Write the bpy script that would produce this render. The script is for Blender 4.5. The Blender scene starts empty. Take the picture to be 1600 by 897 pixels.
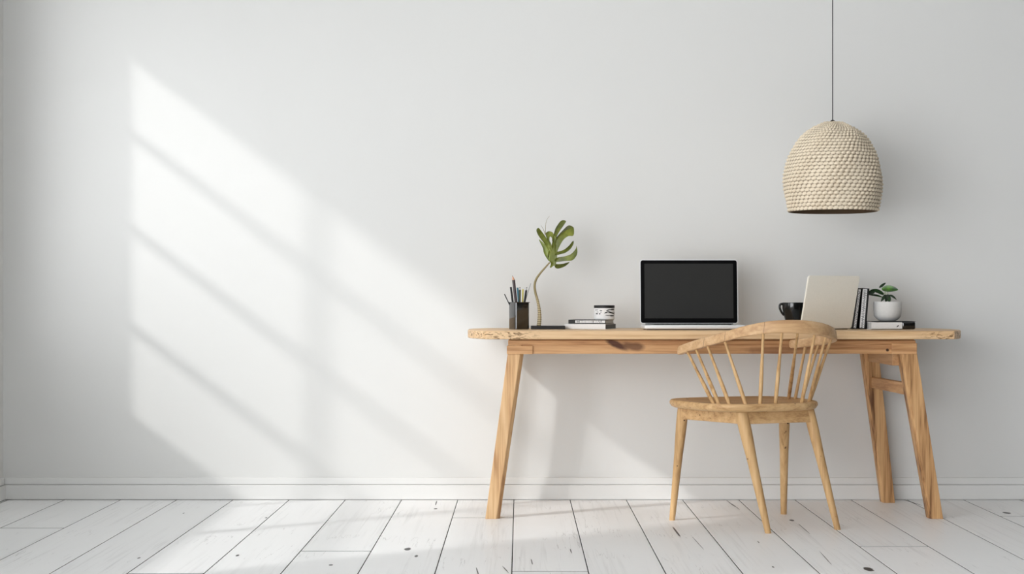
import bpy, bmesh, math, random
from mathutils import Vector, Matrix
from mathutils.geometry import tessellate_polygon

random.seed(7)
sc = bpy.context.scene
COL = sc.collection
PI = math.pi

# ---------------------------------------------------------------- camera maths
F, VX, VY, CAMH, CD = 2500.0, 812.0, 470.0, 0.868, 6.983   # focal px, horizon point, eye height, distance to back wall

def at(px, py, d):
    """point seen at pixel (px,py) at distance d from the camera plane"""
    s = F / d
    return Vector(((px - VX) / s, d - CD, CAMH + (VY - py) / s))

def atz(px, z, d):
    s = F / d
    return Vector(((px - VX) / s, d - CD, z))

# ---------------------------------------------------------------- materials
def new_mat(name):
    m = bpy.data.materials.new(name); m.use_nodes = True
    nt = m.node_tree; b = nt.nodes['Principled BSDF']
    return m, nt, b

def srgb(r, g, b):
    def f(c):
        c /= 255.0
        return c / 12.92 if c <= 0.04045 else ((c + 0.055) / 1.055) ** 2.4
    return (f(r), f(g), f(b), 1.0)

def plain(name, col, rough=0.6, metal=0.0, bump=0.0, bscale=200, spec=0.5, coat=0.0, var=.1):
    m, nt, b = new_mat(name)
    b.inputs['Base Color'].default_value = col
    b.inputs['Roughness'].default_value = rough
    b.inputs['Metallic'].default_value = metal
    b.inputs['Specular IOR Level'].default_value = spec
    b.inputs['Coat Weight'].default_value = coat
    tc = nt.nodes.new('ShaderNodeTexCoord')
    n = nt.nodes.new('ShaderNodeTexNoise'); n.inputs['Scale'].default_value = bscale
    nt.links.new(tc.outputs['Object'], n.inputs['Vector'])
    mx = nt.nodes.new('ShaderNodeMix'); mx.data_type = 'RGBA'
    mx.inputs[6].default_value = col
    mx.inputs[7].default_value = (col[0] * (1 - var), col[1] * (1 - var), col[2] * (1 - var), 1)
    nt.links.new(n.outputs['Fac'], mx.inputs[0]); nt.links.new(mx.outputs[2], b.inputs['Base Color'])
    if bump:
        bp = nt.nodes.new('ShaderNodeBump'); bp.inputs['Strength'].default_value = bump
        bp.inputs['Distance'].default_value = 0.001
        nt.links.new(n.outputs['Fac'], bp.inputs['Height']); nt.links.new(bp.outputs['Normal'], b.inputs['Normal'])
    return m

def math_node(nt, op, a=None, b=None, c=None, clamp=False):
    n = nt.nodes.new('ShaderNodeMath'); n.operation = op; n.use_clamp = clamp
    for i, v in enumerate((a, b, c)):
        if v is None: continue
        if isinstance(v, (int, float)): n.inputs[i].default_value = v
        else: nt.links.new(v, n.inputs[i])
    return n.outputs[0]

def mixcol(nt, fac, a, b):
    mx = nt.nodes.new('ShaderNodeMix'); mx.data_type = 'RGBA'
    if isinstance(fac, (int, float)): mx.inputs[0].default_value = fac
    else: nt.links.new(fac, mx.inputs[0])
    for i, v in ((6, a), (7, b)):
        if isinstance(v, tuple): mx.inputs[i].default_value = v
        else: nt.links.new(v, mx.inputs[i])
    return mx.outputs[2]

def spot_mask(nt, vec, center, size, rot=0.0, warp=0.45, wscale=60, edge=0.25, plane='xy'):
    """soft edged blot of irregular outline at a place on the surface"""
    sub = nt.nodes.new('ShaderNodeVectorMath'); sub.operation = 'SUBTRACT'
    nt.links.new(vec, sub.inputs[0]); sub.inputs[1].default_value = center
    ro = nt.nodes.new('ShaderNodeVectorRotate'); ro.rotation_type = 'Z_AXIS' if plane == 'xy' else 'Y_AXIS'
    ro.inputs['Angle'].default_value = -rot
    nt.links.new(sub.outputs[0], ro.inputs['Vector'])
    dv = nt.nodes.new('ShaderNodeVectorMath'); dv.operation = 'DIVIDE'
    nt.links.new(ro.outputs[0], dv.inputs[0]); dv.inputs[1].default_value = size
    ln = nt.nodes.new('ShaderNodeVectorMath'); ln.operation = 'LENGTH'
    nt.links.new(dv.outputs[0], ln.inputs[0])
    nz = nt.nodes.new('ShaderNodeTexNoise'); nz.inputs['Scale'].default_value = wscale
    nt.links.new(vec, nz.inputs['Vector'])
    w = math_node(nt, 'MULTIPLY_ADD', nz.outputs['Fac'], warp * 2, -warp)
    l = math_node(nt, 'ADD', ln.outputs['Value'], w)
    mr = nt.nodes.new('ShaderNodeMapRange'); mr.inputs['From Min'].default_value = 1.0
    mr.inputs['From Max'].default_value = 1.0 - edge
    nt.links.new(l, mr.inputs['Value'])
    return mr.outputs['Result']

def wood(name, light, mid, dark, axis='x', rough=0.5, gscale=1.0, knots=(), blots=(), contrast=1.0, endmarks=False, pits=0.0):
    m, nt, b = new_mat(name)
    tc = nt.nodes.new('ShaderNodeTexCoord')
    geo = nt.nodes.new('ShaderNodeNewGeometry')
    mp = nt.nodes.new('ShaderNodeMapping')
    s = {'x': (1.4, 34, 34), 'y': (34, 1.4, 34), 'z': (34, 34, 1.4)}[axis]
    mp.inputs['Scale'].default_value = tuple(v * gscale for v in s)
    nt.links.new(geo.outputs['Position'], mp.inputs['Vector'])
    n1 = nt.nodes.new('ShaderNodeTexNoise'); n1.inputs['Scale'].default_value = 1.0
    n1.inputs['Detail'].default_value = 4; n1.inputs['Distortion'].default_value = 0.6
    nt.links.new(mp.outputs[0], n1.inputs['Vector'])
    mp2 = nt.nodes.new('ShaderNodeMapping')
    mp2.inputs['Scale'].default_value = tuple(v * gscale * k for v, k in zip(s, (5, 5, 5)))
    nt.links.new(geo.outputs['Position'], mp2.inputs['Vector'])
    n2 = nt.nodes.new('ShaderNodeTexNoise'); n2.inputs['Scale'].default_value = 1.0; n2.inputs['Detail'].default_value = 3
    nt.links.new(mp2.outputs[0], n2.inputs['Vector'])
    g = math_node(nt, 'MULTIPLY_ADD', n2.outputs['Fac'], 0.35, math_node(nt, 'MULTIPLY', n1.outputs['Fac'], 0.75))
    mr = nt.nodes.new('ShaderNodeMapRange')
    mr.inputs['From Min'].default_value = 0.55 - 0.2 / contrast; mr.inputs['From Max'].default_value = 0.55 + 0.22 / contrast
    nt.links.new(g, mr.inputs['Value'])
    cr = nt.nodes.new('ShaderNodeValToRGB')
    cr.color_ramp.elements[0].color = light; cr.color_ramp.elements[1].color = dark
    e = cr.color_ramp.elements.new(0.5); e.color = mid
    nt.links.new(mr.outputs[0], cr.inputs['Fac'])
    col = cr.outputs['Color']
    if pits:
        n3 = nt.nodes.new('ShaderNodeTexNoise'); n3.inputs['Scale'].default_value = 34; n3.inputs['Detail'].default_value = 2
        nt.links.new(geo.outputs['Position'], n3.inputs['Vector'])
        k = nt.nodes.new('ShaderNodeMapRange'); k.inputs['From Min'].default_value = 0.705; k.inputs['From Max'].default_value = 0.74
        nt.links.new(n3.outputs['Fac'], k.inputs['Value'])
        col = mixcol(nt, math_node(nt, 'MULTIPLY', k.outputs[0], pits), col, srgb(70, 42, 22))
    for (c, sz, rot, colr, st) in blots:
        k = spot_mask(nt, geo.outputs['Position'], c, sz, rot, 0.3, 30, 0.5, 'xz')
        col = mixcol(nt, math_node(nt, 'MULTIPLY', k, st), col, colr)
    for (c, r) in knots:
        k = spot_mask(nt, geo.outputs['Position'], c, (r, r * 8, r), 0, 0.3, 120, 0.4, 'xz')
        col = mixcol(nt, k, col, srgb(58, 34, 20))
    if endmarks:   # rough bark-like flecks near both ends of the slab
        sx = nt.nodes.new('ShaderNodeSeparateXYZ'); nt.links.new(geo.outputs['Position'], sx.inputs[0])
        a = nt.nodes.new('ShaderNodeMapRange'); a.inputs['From Min'].default_value = 0.10; a.inputs['From Max'].default_value = -0.02
        nt.links.new(sx.outputs['X'], a.inputs['Value'])
        c2 = nt.nodes.new('ShaderNodeMapRange'); c2.inputs['From Min'].default_value = 1.56; c2.inputs['From Max'].default_value = 1.66
        nt.links.new(sx.outputs['X'], c2.inputs['Value'])
        reg = math_node(nt, 'ADD', a.outputs[0], c2.outputs[0], clamp=True)
        mp3 = nt.nodes.new('ShaderNodeMapping'); mp3.inputs['Scale'].default_value = (38, 60, 150)
        mp3.inputs['Rotation'].default_value = (0, 0.25, 0)
        nt.links.new(geo.outputs['Position'], mp3.inputs['Vector'])
        n3 = nt.nodes.new('ShaderNodeTexNoise'); n3.inputs['Scale'].default_value = 1; n3.inputs['Detail'].default_value = 3
        n3.inputs['Distortion'].default_value = 1.2
        nt.links.new(mp3.outputs[0], n3.inputs['Vector'])
        k = nt.nodes.new('ShaderNodeMapRange'); k.inputs['From Min'].default_value = 0.52; k.inputs['From Max'].default_value = 0.60
        nt.links.new(n3.outputs['Fac'], k.inputs['Value'])
        zc = nt.nodes.new('ShaderNodeMapRange'); zc.inputs['From Min'].default_value = 0.7475; zc.inputs['From Max'].default_value = 0.743
        nt.links.new(sx.outputs['Z'], zc.inputs['Value'])
        mk = math_node(nt, 'MULTIPLY', math_node(nt, 'MULTIPLY', k.outputs[0], reg), zc.outputs[0])
        col = mixcol(nt, math_node(nt, 'MULTIPLY', mk, 0.9), col, srgb(104, 70, 30))
    nt.links.new(col, b.inputs['Base Color'])
    b.inputs['Roughness'].default_value = rough
    b.inputs['Specular IOR Level'].default_value = 0.35
    bp = nt.nodes.new('ShaderNodeBump'); bp.inputs['Strength'].default_value = 0.25; bp.inputs['Distance'].default_value = 0.001
    nt.links.new(g, bp.inputs['Height']); nt.links.new(bp.outputs['Normal'], b.inputs['Normal'])
    return m

M = {}
WG = 50  # dark grey of the unseen right and front walls, chosen to cut bounced light
PT = .735      # tint per face of the pane, added to dim skylight from the window
FX = -0.6  # right edge of the skylight opening added in the front wall
M['wall'] = plain('wall_paint', srgb(223, 223, 221), 0.9, bscale=3, spec=0.2, var=.02)
M['wall_light_cut'] = plain('light_cut_grey', srgb(WG, WG, WG), 0.9, bscale=3, spec=0.2, var=.02)
def panemat():
    m, nt, b = new_mat('sky_dimming_glass')
    out = nt.nodes['Material Output']; nt.nodes.remove(b)
    tr = nt.nodes.new('ShaderNodeBsdfTransparent'); tr.inputs['Color'].default_value = (PT, PT, PT, 1)
    gl = nt.nodes.new('ShaderNodeBsdfGlossy'); gl.inputs['Roughness'].default_value = .02
    mx = nt.nodes.new('ShaderNodeMixShader'); mx.inputs[0].default_value = .04
    nt.links.new(tr.outputs[0], mx.inputs[1]); nt.links.new(gl.outputs[0], mx.inputs[2]); nt.links.new(mx.outputs[0], out.inputs['Surface'])
    return m
M['pane'] = panemat()
M['ceil'] = plain('ceiling_paint', srgb(242, 242, 241), 0.9, bscale=3, spec=0.2, var=.02)
M['trim'] = plain('trim_paint', srgb(227, 227, 225), 0.55, bscale=4, spec=0.35, var=.02)
M['frame_white'] = plain('window_paint', srgb(238, 238, 236), 0.5)

TL, TM, TD = srgb(228, 196, 155), srgb(212, 174, 130), srgb(180, 138, 96)
M['table_top'] = wood('pine_tabletop', srgb(231, 200, 160), srgb(219, 184, 142), srgb(194, 154, 110), 'x', 0.45, 1.0,
                      endmarks=True)
M['table_apron'] = wood('pine_apron', srgb(214, 170, 124), srgb(196, 150, 104), srgb(160, 112, 72), 'x', 0.5, 1.3, contrast=1.2,
                        knots=[((1.463, -.622, .672), .0075)],
                        blots=[((0.385, -.622, .694), (.056, .05, .016), .42, srgb(84, 50, 32), 1.0),
                               ((0.45, -.622, .688), (.060, .05, .020), .15, srgb(104, 66, 42), .85),
                               ((1.02, -.622, .672), (.16, .05, .018), 0.0, srgb(120, 80, 52), .6)])
M['table_side'] = wood('pine_side_rail', srgb(206, 164, 120), srgb(188, 144, 100), srgb(156, 110, 72), 'y', 0.5, 1.2)
M['table_leg'] = wood('pine_table_leg', srgb(221, 187, 144), srgb(203, 164, 119), srgb(150, 104, 64), 'z', 0.5, 0.9, contrast=1.3)
M['table_leg_shaded'] = wood('shaded_pine_table_leg', srgb(208, 166, 118), srgb(184, 140, 94), srgb(104, 68, 40), 'z', 0.5, 1.0, contrast=1.7)  # pine again, with the shade on the right legs painted browner and streakier
M['chair'] = wood('pine_chair_leg', srgb(214, 178, 130), srgb(196, 158, 110), srgb(150, 112, 70), 'z', 0.5, 0.9, pits=0.85,
    knots=[(tuple(at(px, py, d)), r) for px, py, d, r in ((1157, 664, 5.97, .0034), (1169, 718, 5.97, .0042), (1069, 657, 6.26, .0036), (1058, 728, 6.29, .003), (1281, 712, 6.11, .0042), (1231, 661, 6.38, .0045))])
M['chair_x'] = wood('pine_chair_seat', srgb(216, 180, 134), srgb(198, 160, 113), srgb(158, 118, 76), 'x', 0.5, 1.2, pits=0.8,
    knots=[(tuple(at(px, py, d)), r) for px, py, d, r in ((1161, 635, 5.99, .0048), (1098, 653, 6.18, .0032), (1109, 653, 6.15, .0036))])
M['chair_rail'] = wood('pine_chair_rail', srgb(218, 184, 144), srgb(200, 162, 120), srgb(172, 132, 94), 'x', 0.5, 0.8,
    blots=[(tuple(at(px, py, d)), (.0011, .06, .05), .12, srgb(96, 66, 44), .8) for px, py, d in ((1098, 538, 6.15), (1131, 530, 6.05), (1193, 512, 5.95))])

M['black'] = plain('black_gloss', srgb(16, 16, 17), 0.2, spec=0.8, coat=.8)
M['black_matte'] = plain('black_matte', srgb(20, 20, 21), 0.6)
M['black_cup'] = plain('black_cup_enamel', srgb(24, 25, 25), 0.16, spec=0.6)
M['white_paper'] = plain('white_paper', srgb(244, 243, 242), 0.7)
M['page'] = plain('page_edges', srgb(196, 198, 198), 0.8, bump=0.3, bscale=900)
M['shaded_page_ends'] = plain('shaded_page_ends', srgb(84, 88, 92), 0.6)  # shade on the bottom book's right end, painted as dark grey
M['alu'] = plain('silver_aluminium', srgb(236, 237, 238), 0.32, metal=0.15)
M['alu_lid'] = plain('champagne_lid', srgb(250, 246, 234), 0.4)
M['bezel'] = plain('black_bezel', srgb(6, 6, 7), 0.35, spec=0.08)
M['screen'] = plain('dark_screen', srgb(44, 44, 43), 0.5, spec=0.15, var=.02)
M['keys'] = plain('black_keys', srgb(22, 22, 23), 0.5)
M['rubber'] = plain('rubber', srgb(14, 14, 14), 0.8)
M['concrete'] = plain('grey_concrete', srgb(228, 228, 226), 0.6, bump=0.2, bscale=120)
M['soil'] = plain('soil', srgb(52, 40, 30), 0.95, bump=1.0, bscale=300)
M['cord'] = plain('black_cord', srgb(38, 36, 34), 0.7)
M['brass'] = plain('dark_metal_fitting', srgb(52, 48, 44), 0.4, metal=0.8)
M['ink'] = plain('black_ink', srgb(18, 18, 18), 0.6)
M['ink_white'] = plain('white_print', srgb(240, 240, 240), 0.6)
M['p_maroon'] = plain('maroon_lacquer', srgb(44, 14, 20), 0.35)
M['p_wood'] = plain('sharpened_cedar', srgb(224, 168, 134), 0.7)
M['p_teal'] = plain('teal_plastic', srgb(60, 134, 158), 0.3)
M['p_olive'] = plain('dark_olive_plastic', srgb(44, 48, 20), 0.35)
M['p_yellow'] = plain('yellow_plastic', srgb(226, 210, 84), 0.35)
M['p_grey'] = plain('grey_metal', srgb(150, 150, 152), 0.3, metal=0.8)

def leafmat(name, a, b_, dark, sc_=30, rough=0.45):
    m, nt, b = new_mat(name)
    geo = nt.nodes.new('ShaderNodeNewGeometry')
    n = nt.nodes.new('ShaderNodeTexNoise'); n.inputs['Scale'].default_value = sc_; n.inputs['Detail'].default_value = 3
    nt.links.new(geo.outputs['Position'], n.inputs['Vector'])
    cr = nt.nodes.new('ShaderNodeValToRGB'); cr.color_ramp.elements[0].position = .3; cr.color_ramp.elements[1].position = .7
    cr.color_ramp.elements[0].color = dark; cr.color_ramp.elements[1].color = a
    e = cr.color_ramp.elements.new(0.5); e.color = b_
    nt.links.new(n.outputs['Fac'], cr.inputs['Fac']); nt.links.new(cr.outputs['Color'], b.inputs['Base Color'])
    b.inputs['Roughness'].default_value = rough
    return m
M['leaf'] = leafmat('monstera_leaf', srgb(130, 136, 48), srgb(100, 108, 34), srgb(66, 74, 22), 22)
M['leaf_pale'] = leafmat('monstera_leaf_pale', srgb(152, 162, 84), srgb(122, 134, 56), srgb(92, 104, 38), 22)
M['leaf_dark'] = leafmat('succulent_leaf', srgb(40, 74, 32), srgb(26, 48, 26), srgb(14, 26, 17), 40, 0.35)
M['leaf_lit'] = leafmat('succulent_leaf_lit', srgb(90, 140, 44), srgb(36, 66, 30), srgb(16, 32, 18), 26, 0.35)  # brighter copy of the leaf green, light on one leaf painted in

# stem: tan with fine rings on its lower half
def stemmat():
    m, nt, b = new_mat('ringed_stem')
    geo = nt.nodes.new('ShaderNodeNewGeometry'); sx = nt.nodes.new('ShaderNodeSeparateXYZ')
    nt.links.new(geo.outputs['Position'], sx.inputs[0])
    z = math_node(nt, 'SINE', math_node(nt, 'MULTIPLY', sx.outputs['Z'], 2 * PI / 0.0075))
    up = nt.nodes.new('ShaderNodeMapRange'); up.inputs['From Min'].default_value = .90; up.inputs['From Max'].default_value = .85
    nt.links.new(sx.outputs['Z'], up.inputs['Value'])
    k = nt.nodes.new('ShaderNodeMapRange'); k.inputs['From Min'].default_value = .1; k.inputs['From Max'].default_value = .6
    nt.links.new(z, k.inputs['Value'])
    mk = math_node(nt, 'MULTIPLY', k.outputs[0], up.outputs[0])
    base = mixcol(nt, up.outputs[0], srgb(142, 128, 88), srgb(198, 182, 142))
    col = mixcol(nt, math_node(nt, 'MULTIPLY', mk, .75), base, srgb(92, 74, 46))
    nt.links.new(col, b.inputs['Base Color']); b.inputs['Roughness'].default_value = 0.5
    return m
M['stem'] = stemmat()
M['sstem'] = plain('pale_green_stalk', srgb(150, 170, 120), 0.5)

# woven lamp fibre
def ropemat():
    m, nt, b = new_mat('woven_seagrass')
    geo = nt.nodes.new('ShaderNodeNewGeometry')
    at_ = nt.nodes.new('ShaderNodeAttribute'); at_.attribute_name = 'gap'
    n = nt.nodes.new('ShaderNodeTexNoise'); n.inputs['Scale'].default_value = 90; n.inputs['Detail'].default_value = 4
    nt.links.new(geo.outputs['Position'], n.inputs['Vector'])
    c = mixcol(nt, n.outputs['Fac'], srgb(242, 230, 210), srgb(214, 198, 172))
    c = mixcol(nt, math_node(nt, 'MULTIPLY', at_.outputs['Fac'], 0.85), c, srgb(104, 84, 58))  # shade in the hollows between strands painted brown
    nt.links.new(c, b.inputs['Base Color']); b.inputs['Roughness'].default_value = 0.85
    b.inputs['Specular IOR Level'].default_value = 0.2
    return m
M['rope'] = ropemat()
M['lamp_inside'] = plain('shaded_fibre_inside', srgb(84, 66, 46), 0.9, bump=.6, bscale=200)  # shadow inside the dome painted as a darker fibre

# painted floor boards
def floormat():
    m, nt, b = new_mat('white_painted_boards')
    geo = nt.nodes.new('ShaderNodeNewGeometry')
    P = geo.outputs['Position']
    at_ = nt.nodes.new('ShaderNodeAttribute'); at_.attribute_name = 'tone'
    # offset the grain per board
    off = nt.nodes.new('ShaderNodeVectorMath'); off.operation = 'MULTIPLY_ADD'
    nt.links.new(at_.outputs['Color'], off.inputs[0]); off.inputs[1].default_value = (7, 13, 0); nt.links.new(P, off.inputs[2])
    mp = nt.nodes.new('ShaderNodeMapping'); mp.inputs['Scale'].default_value = (55, 1.1, 1)
    nt.links.new(off.outputs[0], mp.inputs['Vector'])
    n1 = nt.nodes.new('ShaderNodeTexNoise'); n1.inputs['Scale'].default_value = 1; n1.inputs['Detail'].default_value = 5
    n1.inputs['Distortion'].default_value = 1.0
    nt.links.new(mp.outputs[0], n1.inputs['Vector'])
    mpb = nt.nodes.new('ShaderNodeMapping'); mpb.inputs['Scale'].default_value = (5, 1.1, 1)
    nt.links.new(off.outputs[0], mpb.inputs['Vector'])
    n2 = nt.nodes.new('ShaderNodeTexNoise'); n2.inputs['Scale'].default_value = 1; n2.inputs['Detail'].default_value = 2
    nt.links.new(mpb.outputs[0], n2.inputs['Vector'])
    k1 = nt.nodes.new('ShaderNodeMapRange'); k1.inputs['From Min'].default_value = .52; k1.inputs['From Max'].default_value = .74
    nt.links.new(n1.outputs['Fac'], k1.inputs['Value'])
    k2 = nt.nodes.new('ShaderNodeMapRange'); k2.inputs['From Min'].default_value = .42; k2.inputs['From Max'].default_value = .62
    nt.links.new(n2.outputs['Fac'], k2.inputs['Value'])
    st = math_node(nt, 'MULTIPLY', k1.outputs[0], k2.outputs[0])
    base = mixcol(nt, at_.outputs['Fac'], srgb(250, 250, 250), srgb(242, 243, 243))
    col = mixcol(nt, math_node(nt, 'MULTIPLY', st, .32), base, srgb(176, 175, 174))
    # hair cracks in the paint
    mpc = nt.nodes.new('ShaderNodeMapping'); mpc.inputs['Scale'].default_value = (26, 1.3, 1)
    nt.links.new(off.outputs[0], mpc.inputs['Vector'])
    n4 = nt.nodes.new('ShaderNodeTexNoise'); n4.inputs['Scale'].default_value = 1; n4.inputs['Detail'].default_value = 6
    n4.inputs['Distortion'].default_value = 0.4
    nt.links.new(mpc.outputs[0], n4.inputs['Vector'])
    d = math_node(nt, 'ABSOLUTE', math_node(nt, 'SUBTRACT', n4.outputs['Fac'], 0.5))
    k4 = nt.nodes.new('ShaderNodeMapRange'); k4.inputs['From Min'].default_value = .006; k4.inputs['From Max'].default_value = .002
    nt.links.new(d, k4.inputs['Value'])
    n5 = nt.nodes.new('ShaderNodeTexNoise'); n5.inputs['Scale'].default_value = 3.1; n5.inputs['Detail'].default_value = 1
    nt.links.new(off.outputs[0], n5.inputs['Vector'])
    k5 = nt.nodes.new('ShaderNodeMapRange'); k5.inputs['From Min'].default_value = .55; k5.inputs['From Max'].default_value = .62
    nt.links.new(n5.outputs['Fac'], k5.inputs['Value'])
    col = mixcol(nt, math_node(nt, 'MULTIPLY', math_node(nt, 'MULTIPLY', k4.outputs[0], k5.outputs[0]), .38), col, srgb(120, 118, 116))
    # knots and splits  (px, py, half width px, half height px, lean px per px down)
    marks = [(637, 858, 5.5, 2.4, 0), (650.5, 869, 3, 1.8, 0), (681.5, 786, 1.3, 4, -.3), (680.5, 795, 3, 1, 0),
             (517, 883, 3.5, 1.2, 0), (1057, 831, 2.2, 9, .75), (1237, 813, 4, 1.4, 0), (1357, 889.5, 8, 3.4, 0),
             (1573, 801.5, 6, 1.6, 0), (746, 893, 1.4, 7, .3), (831, 878, 1.2, 5, .25), (892, 861, 1.2, 4, .3),
             (1425, 785, 2.0, 5.0, 3.2), (1256, 826, 1.0, 9, 1.15), (1290, 872, 1.0, 12, .9), (1142, 787, 1.3, 6, 1.3),
             (1150, 792, 1.0, 5, 1.3), (371, 868, 3.0, 1.5, 0), (217, 872, 2.5, 1.2, 0), (287, 802, 1.2, .8, 0),
             (416, 809, 1.8, .8, 0), (790, 890, 1.4, 6, .9), (1090, 848, .8, 12, .9), (1208, 886, 2.0, 1.2, 0),
             (604, 820, .8, .8, 0), (1185, 847, 1.0, 1.8, 0)]
    mask = None
    for (px, py, hw, hh, lean) in marks:
        s = (py - VY) / CAMH; dd = F / s
        x = (px - VX) / s; y = dd - CD
        mpy = dd / s / CAMH      # metres of depth per pixel row
        # direction in the floor of a line leaning `lean` px sideways per px down
        if lean:
            s2 = (py + hh - VY) / CAMH; x2 = (px + lean * hh - VX) / s2; y2 = F / s2 - CD
            L = math.hypot(x2 - x, y2 - y); rot = math.atan2(y2 - y, x2 - x) - PI / 2
            size = (hw / s * .8, L, 1)
        else:
            rot = 0; size = (hw / s, hh * mpy, 1)
        k = spot_mask(nt, P, (x, y, 0), size, rot, .3, 45, .2)
        mask = k if mask is None else math_node(nt, 'MAXIMUM', mask, k)
    col = mixcol(nt, mask, col, srgb(26, 24, 24))
    nt.links.new(col, b.inputs['Base Color'])
    b.inputs['Roughness'].default_value = 0.42
    b.inputs['Specular IOR Level'].default_value = 0.55
    bp = nt.nodes.new('ShaderNodeBump'); bp.inputs['Strength'].default_value = .3; bp.inputs['Distance'].default_value = .0015
    bp.invert = True
    nt.links.new(math_node(nt, 'ADD', st, mask), bp.inputs['Height']); nt.links.new(bp.outputs['Normal'], b.inputs['Normal'])
    return m
M['floor'] = floormat()
M['gap'] = plain('dark_gap', srgb(30, 29, 28), 0.95)

# ---------------------------------------------------------------- object helpers
def mkobj(name, bm, mat, parent=None, smooth=False, angle=40):
    """world-space bmesh -> one mesh object (kept relative to its thing's base)"""
    me = bpy.data.meshes.new(name)
    if parent is not None:
        org = parent.matrix_basis.translation.copy()
        p = parent
        while p.parent is not None:
            p = p.parent; org += p.matrix_basis.translation
        bmesh.ops.translate(bm, verts=bm.verts, vec=-org)
    bm.normal_update()
    if smooth:
        for f in bm.faces: f.smooth = True
        lim = math.radians(angle)
        for e in bm.edges:
            if len(e.link_faces) == 2 and e.calc_face_angle(0) > lim: e.smooth = False
    bm.to_mesh(me); bm.free()
    for mm in (mat if isinstance(mat, (list, tuple)) else [mat]): me.materials.append(mm)
    o = bpy.data.objects.new(name, me); COL.objects.link(o)
    if parent is not None: o.parent = parent
    return o

def thing(name, loc, label, cat, group=None):
    o = bpy.data.objects.new(name, None); COL.objects.link(o)
    o.empty_display_size = 0.05
    o.location = loc; o.matrix_basis = Matrix.Translation(Vector(loc))
    o['label'] = label; o['category'] = cat
    if group: o['group'] = group
    return o

def structure(name, bm, mat, smooth=False):
    o = mkobj(name, bm, mat, None, smooth); o['kind'] = 'structure'; return o

def solo(name, bm, mat, loc, label, cat, group=None, smooth=False, angle=40):
    loc = Vector(loc)
    bmesh.ops.translate(bm, verts=bm.verts, vec=-loc)
    o = mkobj(name, bm, mat, None, smooth, angle); o.location = loc
    o['label'] = label; o['category'] = cat
    if group: o['group'] = group
    return o

def box(bm, c, s, rz=0.0, bevel=0.0, segs=2, mat=None, matrix=None):
    r = bmesh.ops.create_cube(bm, size=1.0)
    vs = r['verts']
    mtx = matrix if matrix is not None else (Matrix.Translation(Vector(c)) @ Matrix.Rotation(rz, 4, 'Z'))
    bmesh.ops.transform(bm, matrix=mtx @ Matrix.Diagonal((s[0], s[1], s[2], 1)), verts=vs)
    if bevel:
        es = list({e for v in vs for e in v.link_edges})
        r2 = bmesh.ops.bevel(bm, geom=es, offset=bevel, segments=segs, affect='EDGES', profile=.5)
        if mat is not None:
            for f in r2['faces']: f.material_index = mat
    if mat is not None:
        for v in vs:
            if v.is_valid:
                for f in v.link_faces: f.material_index = mat
    return vs

def boxr(bm, x0, x1, y0, y1, z0, z1, **k):
    return box(bm, ((x0 + x1) / 2, (y0 + y1) / 2, (z0 + z1) / 2), (abs(x1 - x0), abs(y1 - y0), abs(z1 - z0)), **k)

def frustum(bm, p0, p1, r0, r1, n=16, cap=True, rings=1, prof=None):
    """tapered round bar from p0 to p1"""
    p0, p1 = Vector(p0), Vector(p1); ax = (p1 - p0).normalized()
    u = ax.orthogonal().normalized(); v = ax.cross(u)
    prev = None; first = None
    for k in range(rings + 1):
        t = k / rings
        r = prof(t) if prof else r0 + (r1 - r0) * t
        c = p0.lerp(p1, t)
        ring = [bm.verts.new(c + (u * math.cos(2 * PI * i / n) + v * math.sin(2 * PI * i / n)) * r) for i in range(n)]
        if prev:
            for i in range(n): bm.faces.new((prev[i], prev[(i + 1) % n], ring[(i + 1) % n], ring[i]))
        else: first = ring
        prev = ring
    if cap:
        bm.faces.new(first[::-1]); bm.faces.new(prev)

def tube(bm, pts, rad, n=12):
    """round tube along a polyline, parallel-transported frames"""
    pts = [Vector(p) for p in pts]
    rads = rad if isinstance(rad, (list, tuple)) else [rad] * len(pts)
    t0 = (pts[1] - pts[0]).normalized(); u = t0.orthogonal().normalized()
    prev = None; first = None
    for k, p in enumerate(pts):
        t = (pts[min(k + 1, len(pts) - 1)] - pts[max(k - 1, 0)]).normalized()
        u = (u - t * u.dot(t)).normalized(); v = t.cross(u)
        ring = [bm.verts.new(p + (u * math.cos(2 * PI * i / n) + v * math.sin(2 * PI * i / n)) * rads[k]) for i in range(n)]
        if prev:
            for i in range(n): bm.faces.new((prev[i], prev[(i + 1) % n], ring[(i + 1) % n], ring[i]))
        else: first = ring
        prev = ring
    bm.faces.new(first[::-1]); bm.faces.new(prev)

def spline(pts, n=12):
    """Catmull-Rom through points (tuples of any length)"""
    out = []
    P = [tuple(p) for p in pts]; P = [P[0]] + P + [P[-1]]
    for i in range(1, len(P) - 2):
        for k in range(n):
            t = k / n
            out.append(tuple(0.5 * ((2 * b) + (c - a) * t + (2 * a - 5 * b + 4 * c - d) * t * t + (-a + 3 * b - 3 * c + d) * t ** 3)
                             for a, b, c, d in zip(P[i - 1], P[i], P[i + 1], P[i + 2])))
    out.append(P[-2])
    return out

def lathe(bm, prof, c, n=48, close=False):
    c = Vector(c); rings = []
    for (r, z) in prof:
        if r < 1e-6: rings.append([bm.verts.new(c + Vector((0, 0, z)))])
        else: rings.append([bm.verts.new(c + Vector((r * math.cos(2 * PI * i / n), r * math.sin(2 * PI * i / n), z))) for i in range(n)])
    for a, b in zip(rings, rings[1:]):
        for i in range(n):
            j = (i + 1) % n
            if len(a) == 1 and len(b) == 1: continue
            if len(a) == 1: bm.faces.new((a[0], b[i], b[j]))
            elif len(b) == 1: bm.faces.new((a[i], a[j], b[0]))
            else: bm.faces.new((a[i], a[j], b[j], b[i]))
    bmesh.ops.recalc_face_normals(bm, faces=bm.faces)

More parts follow.
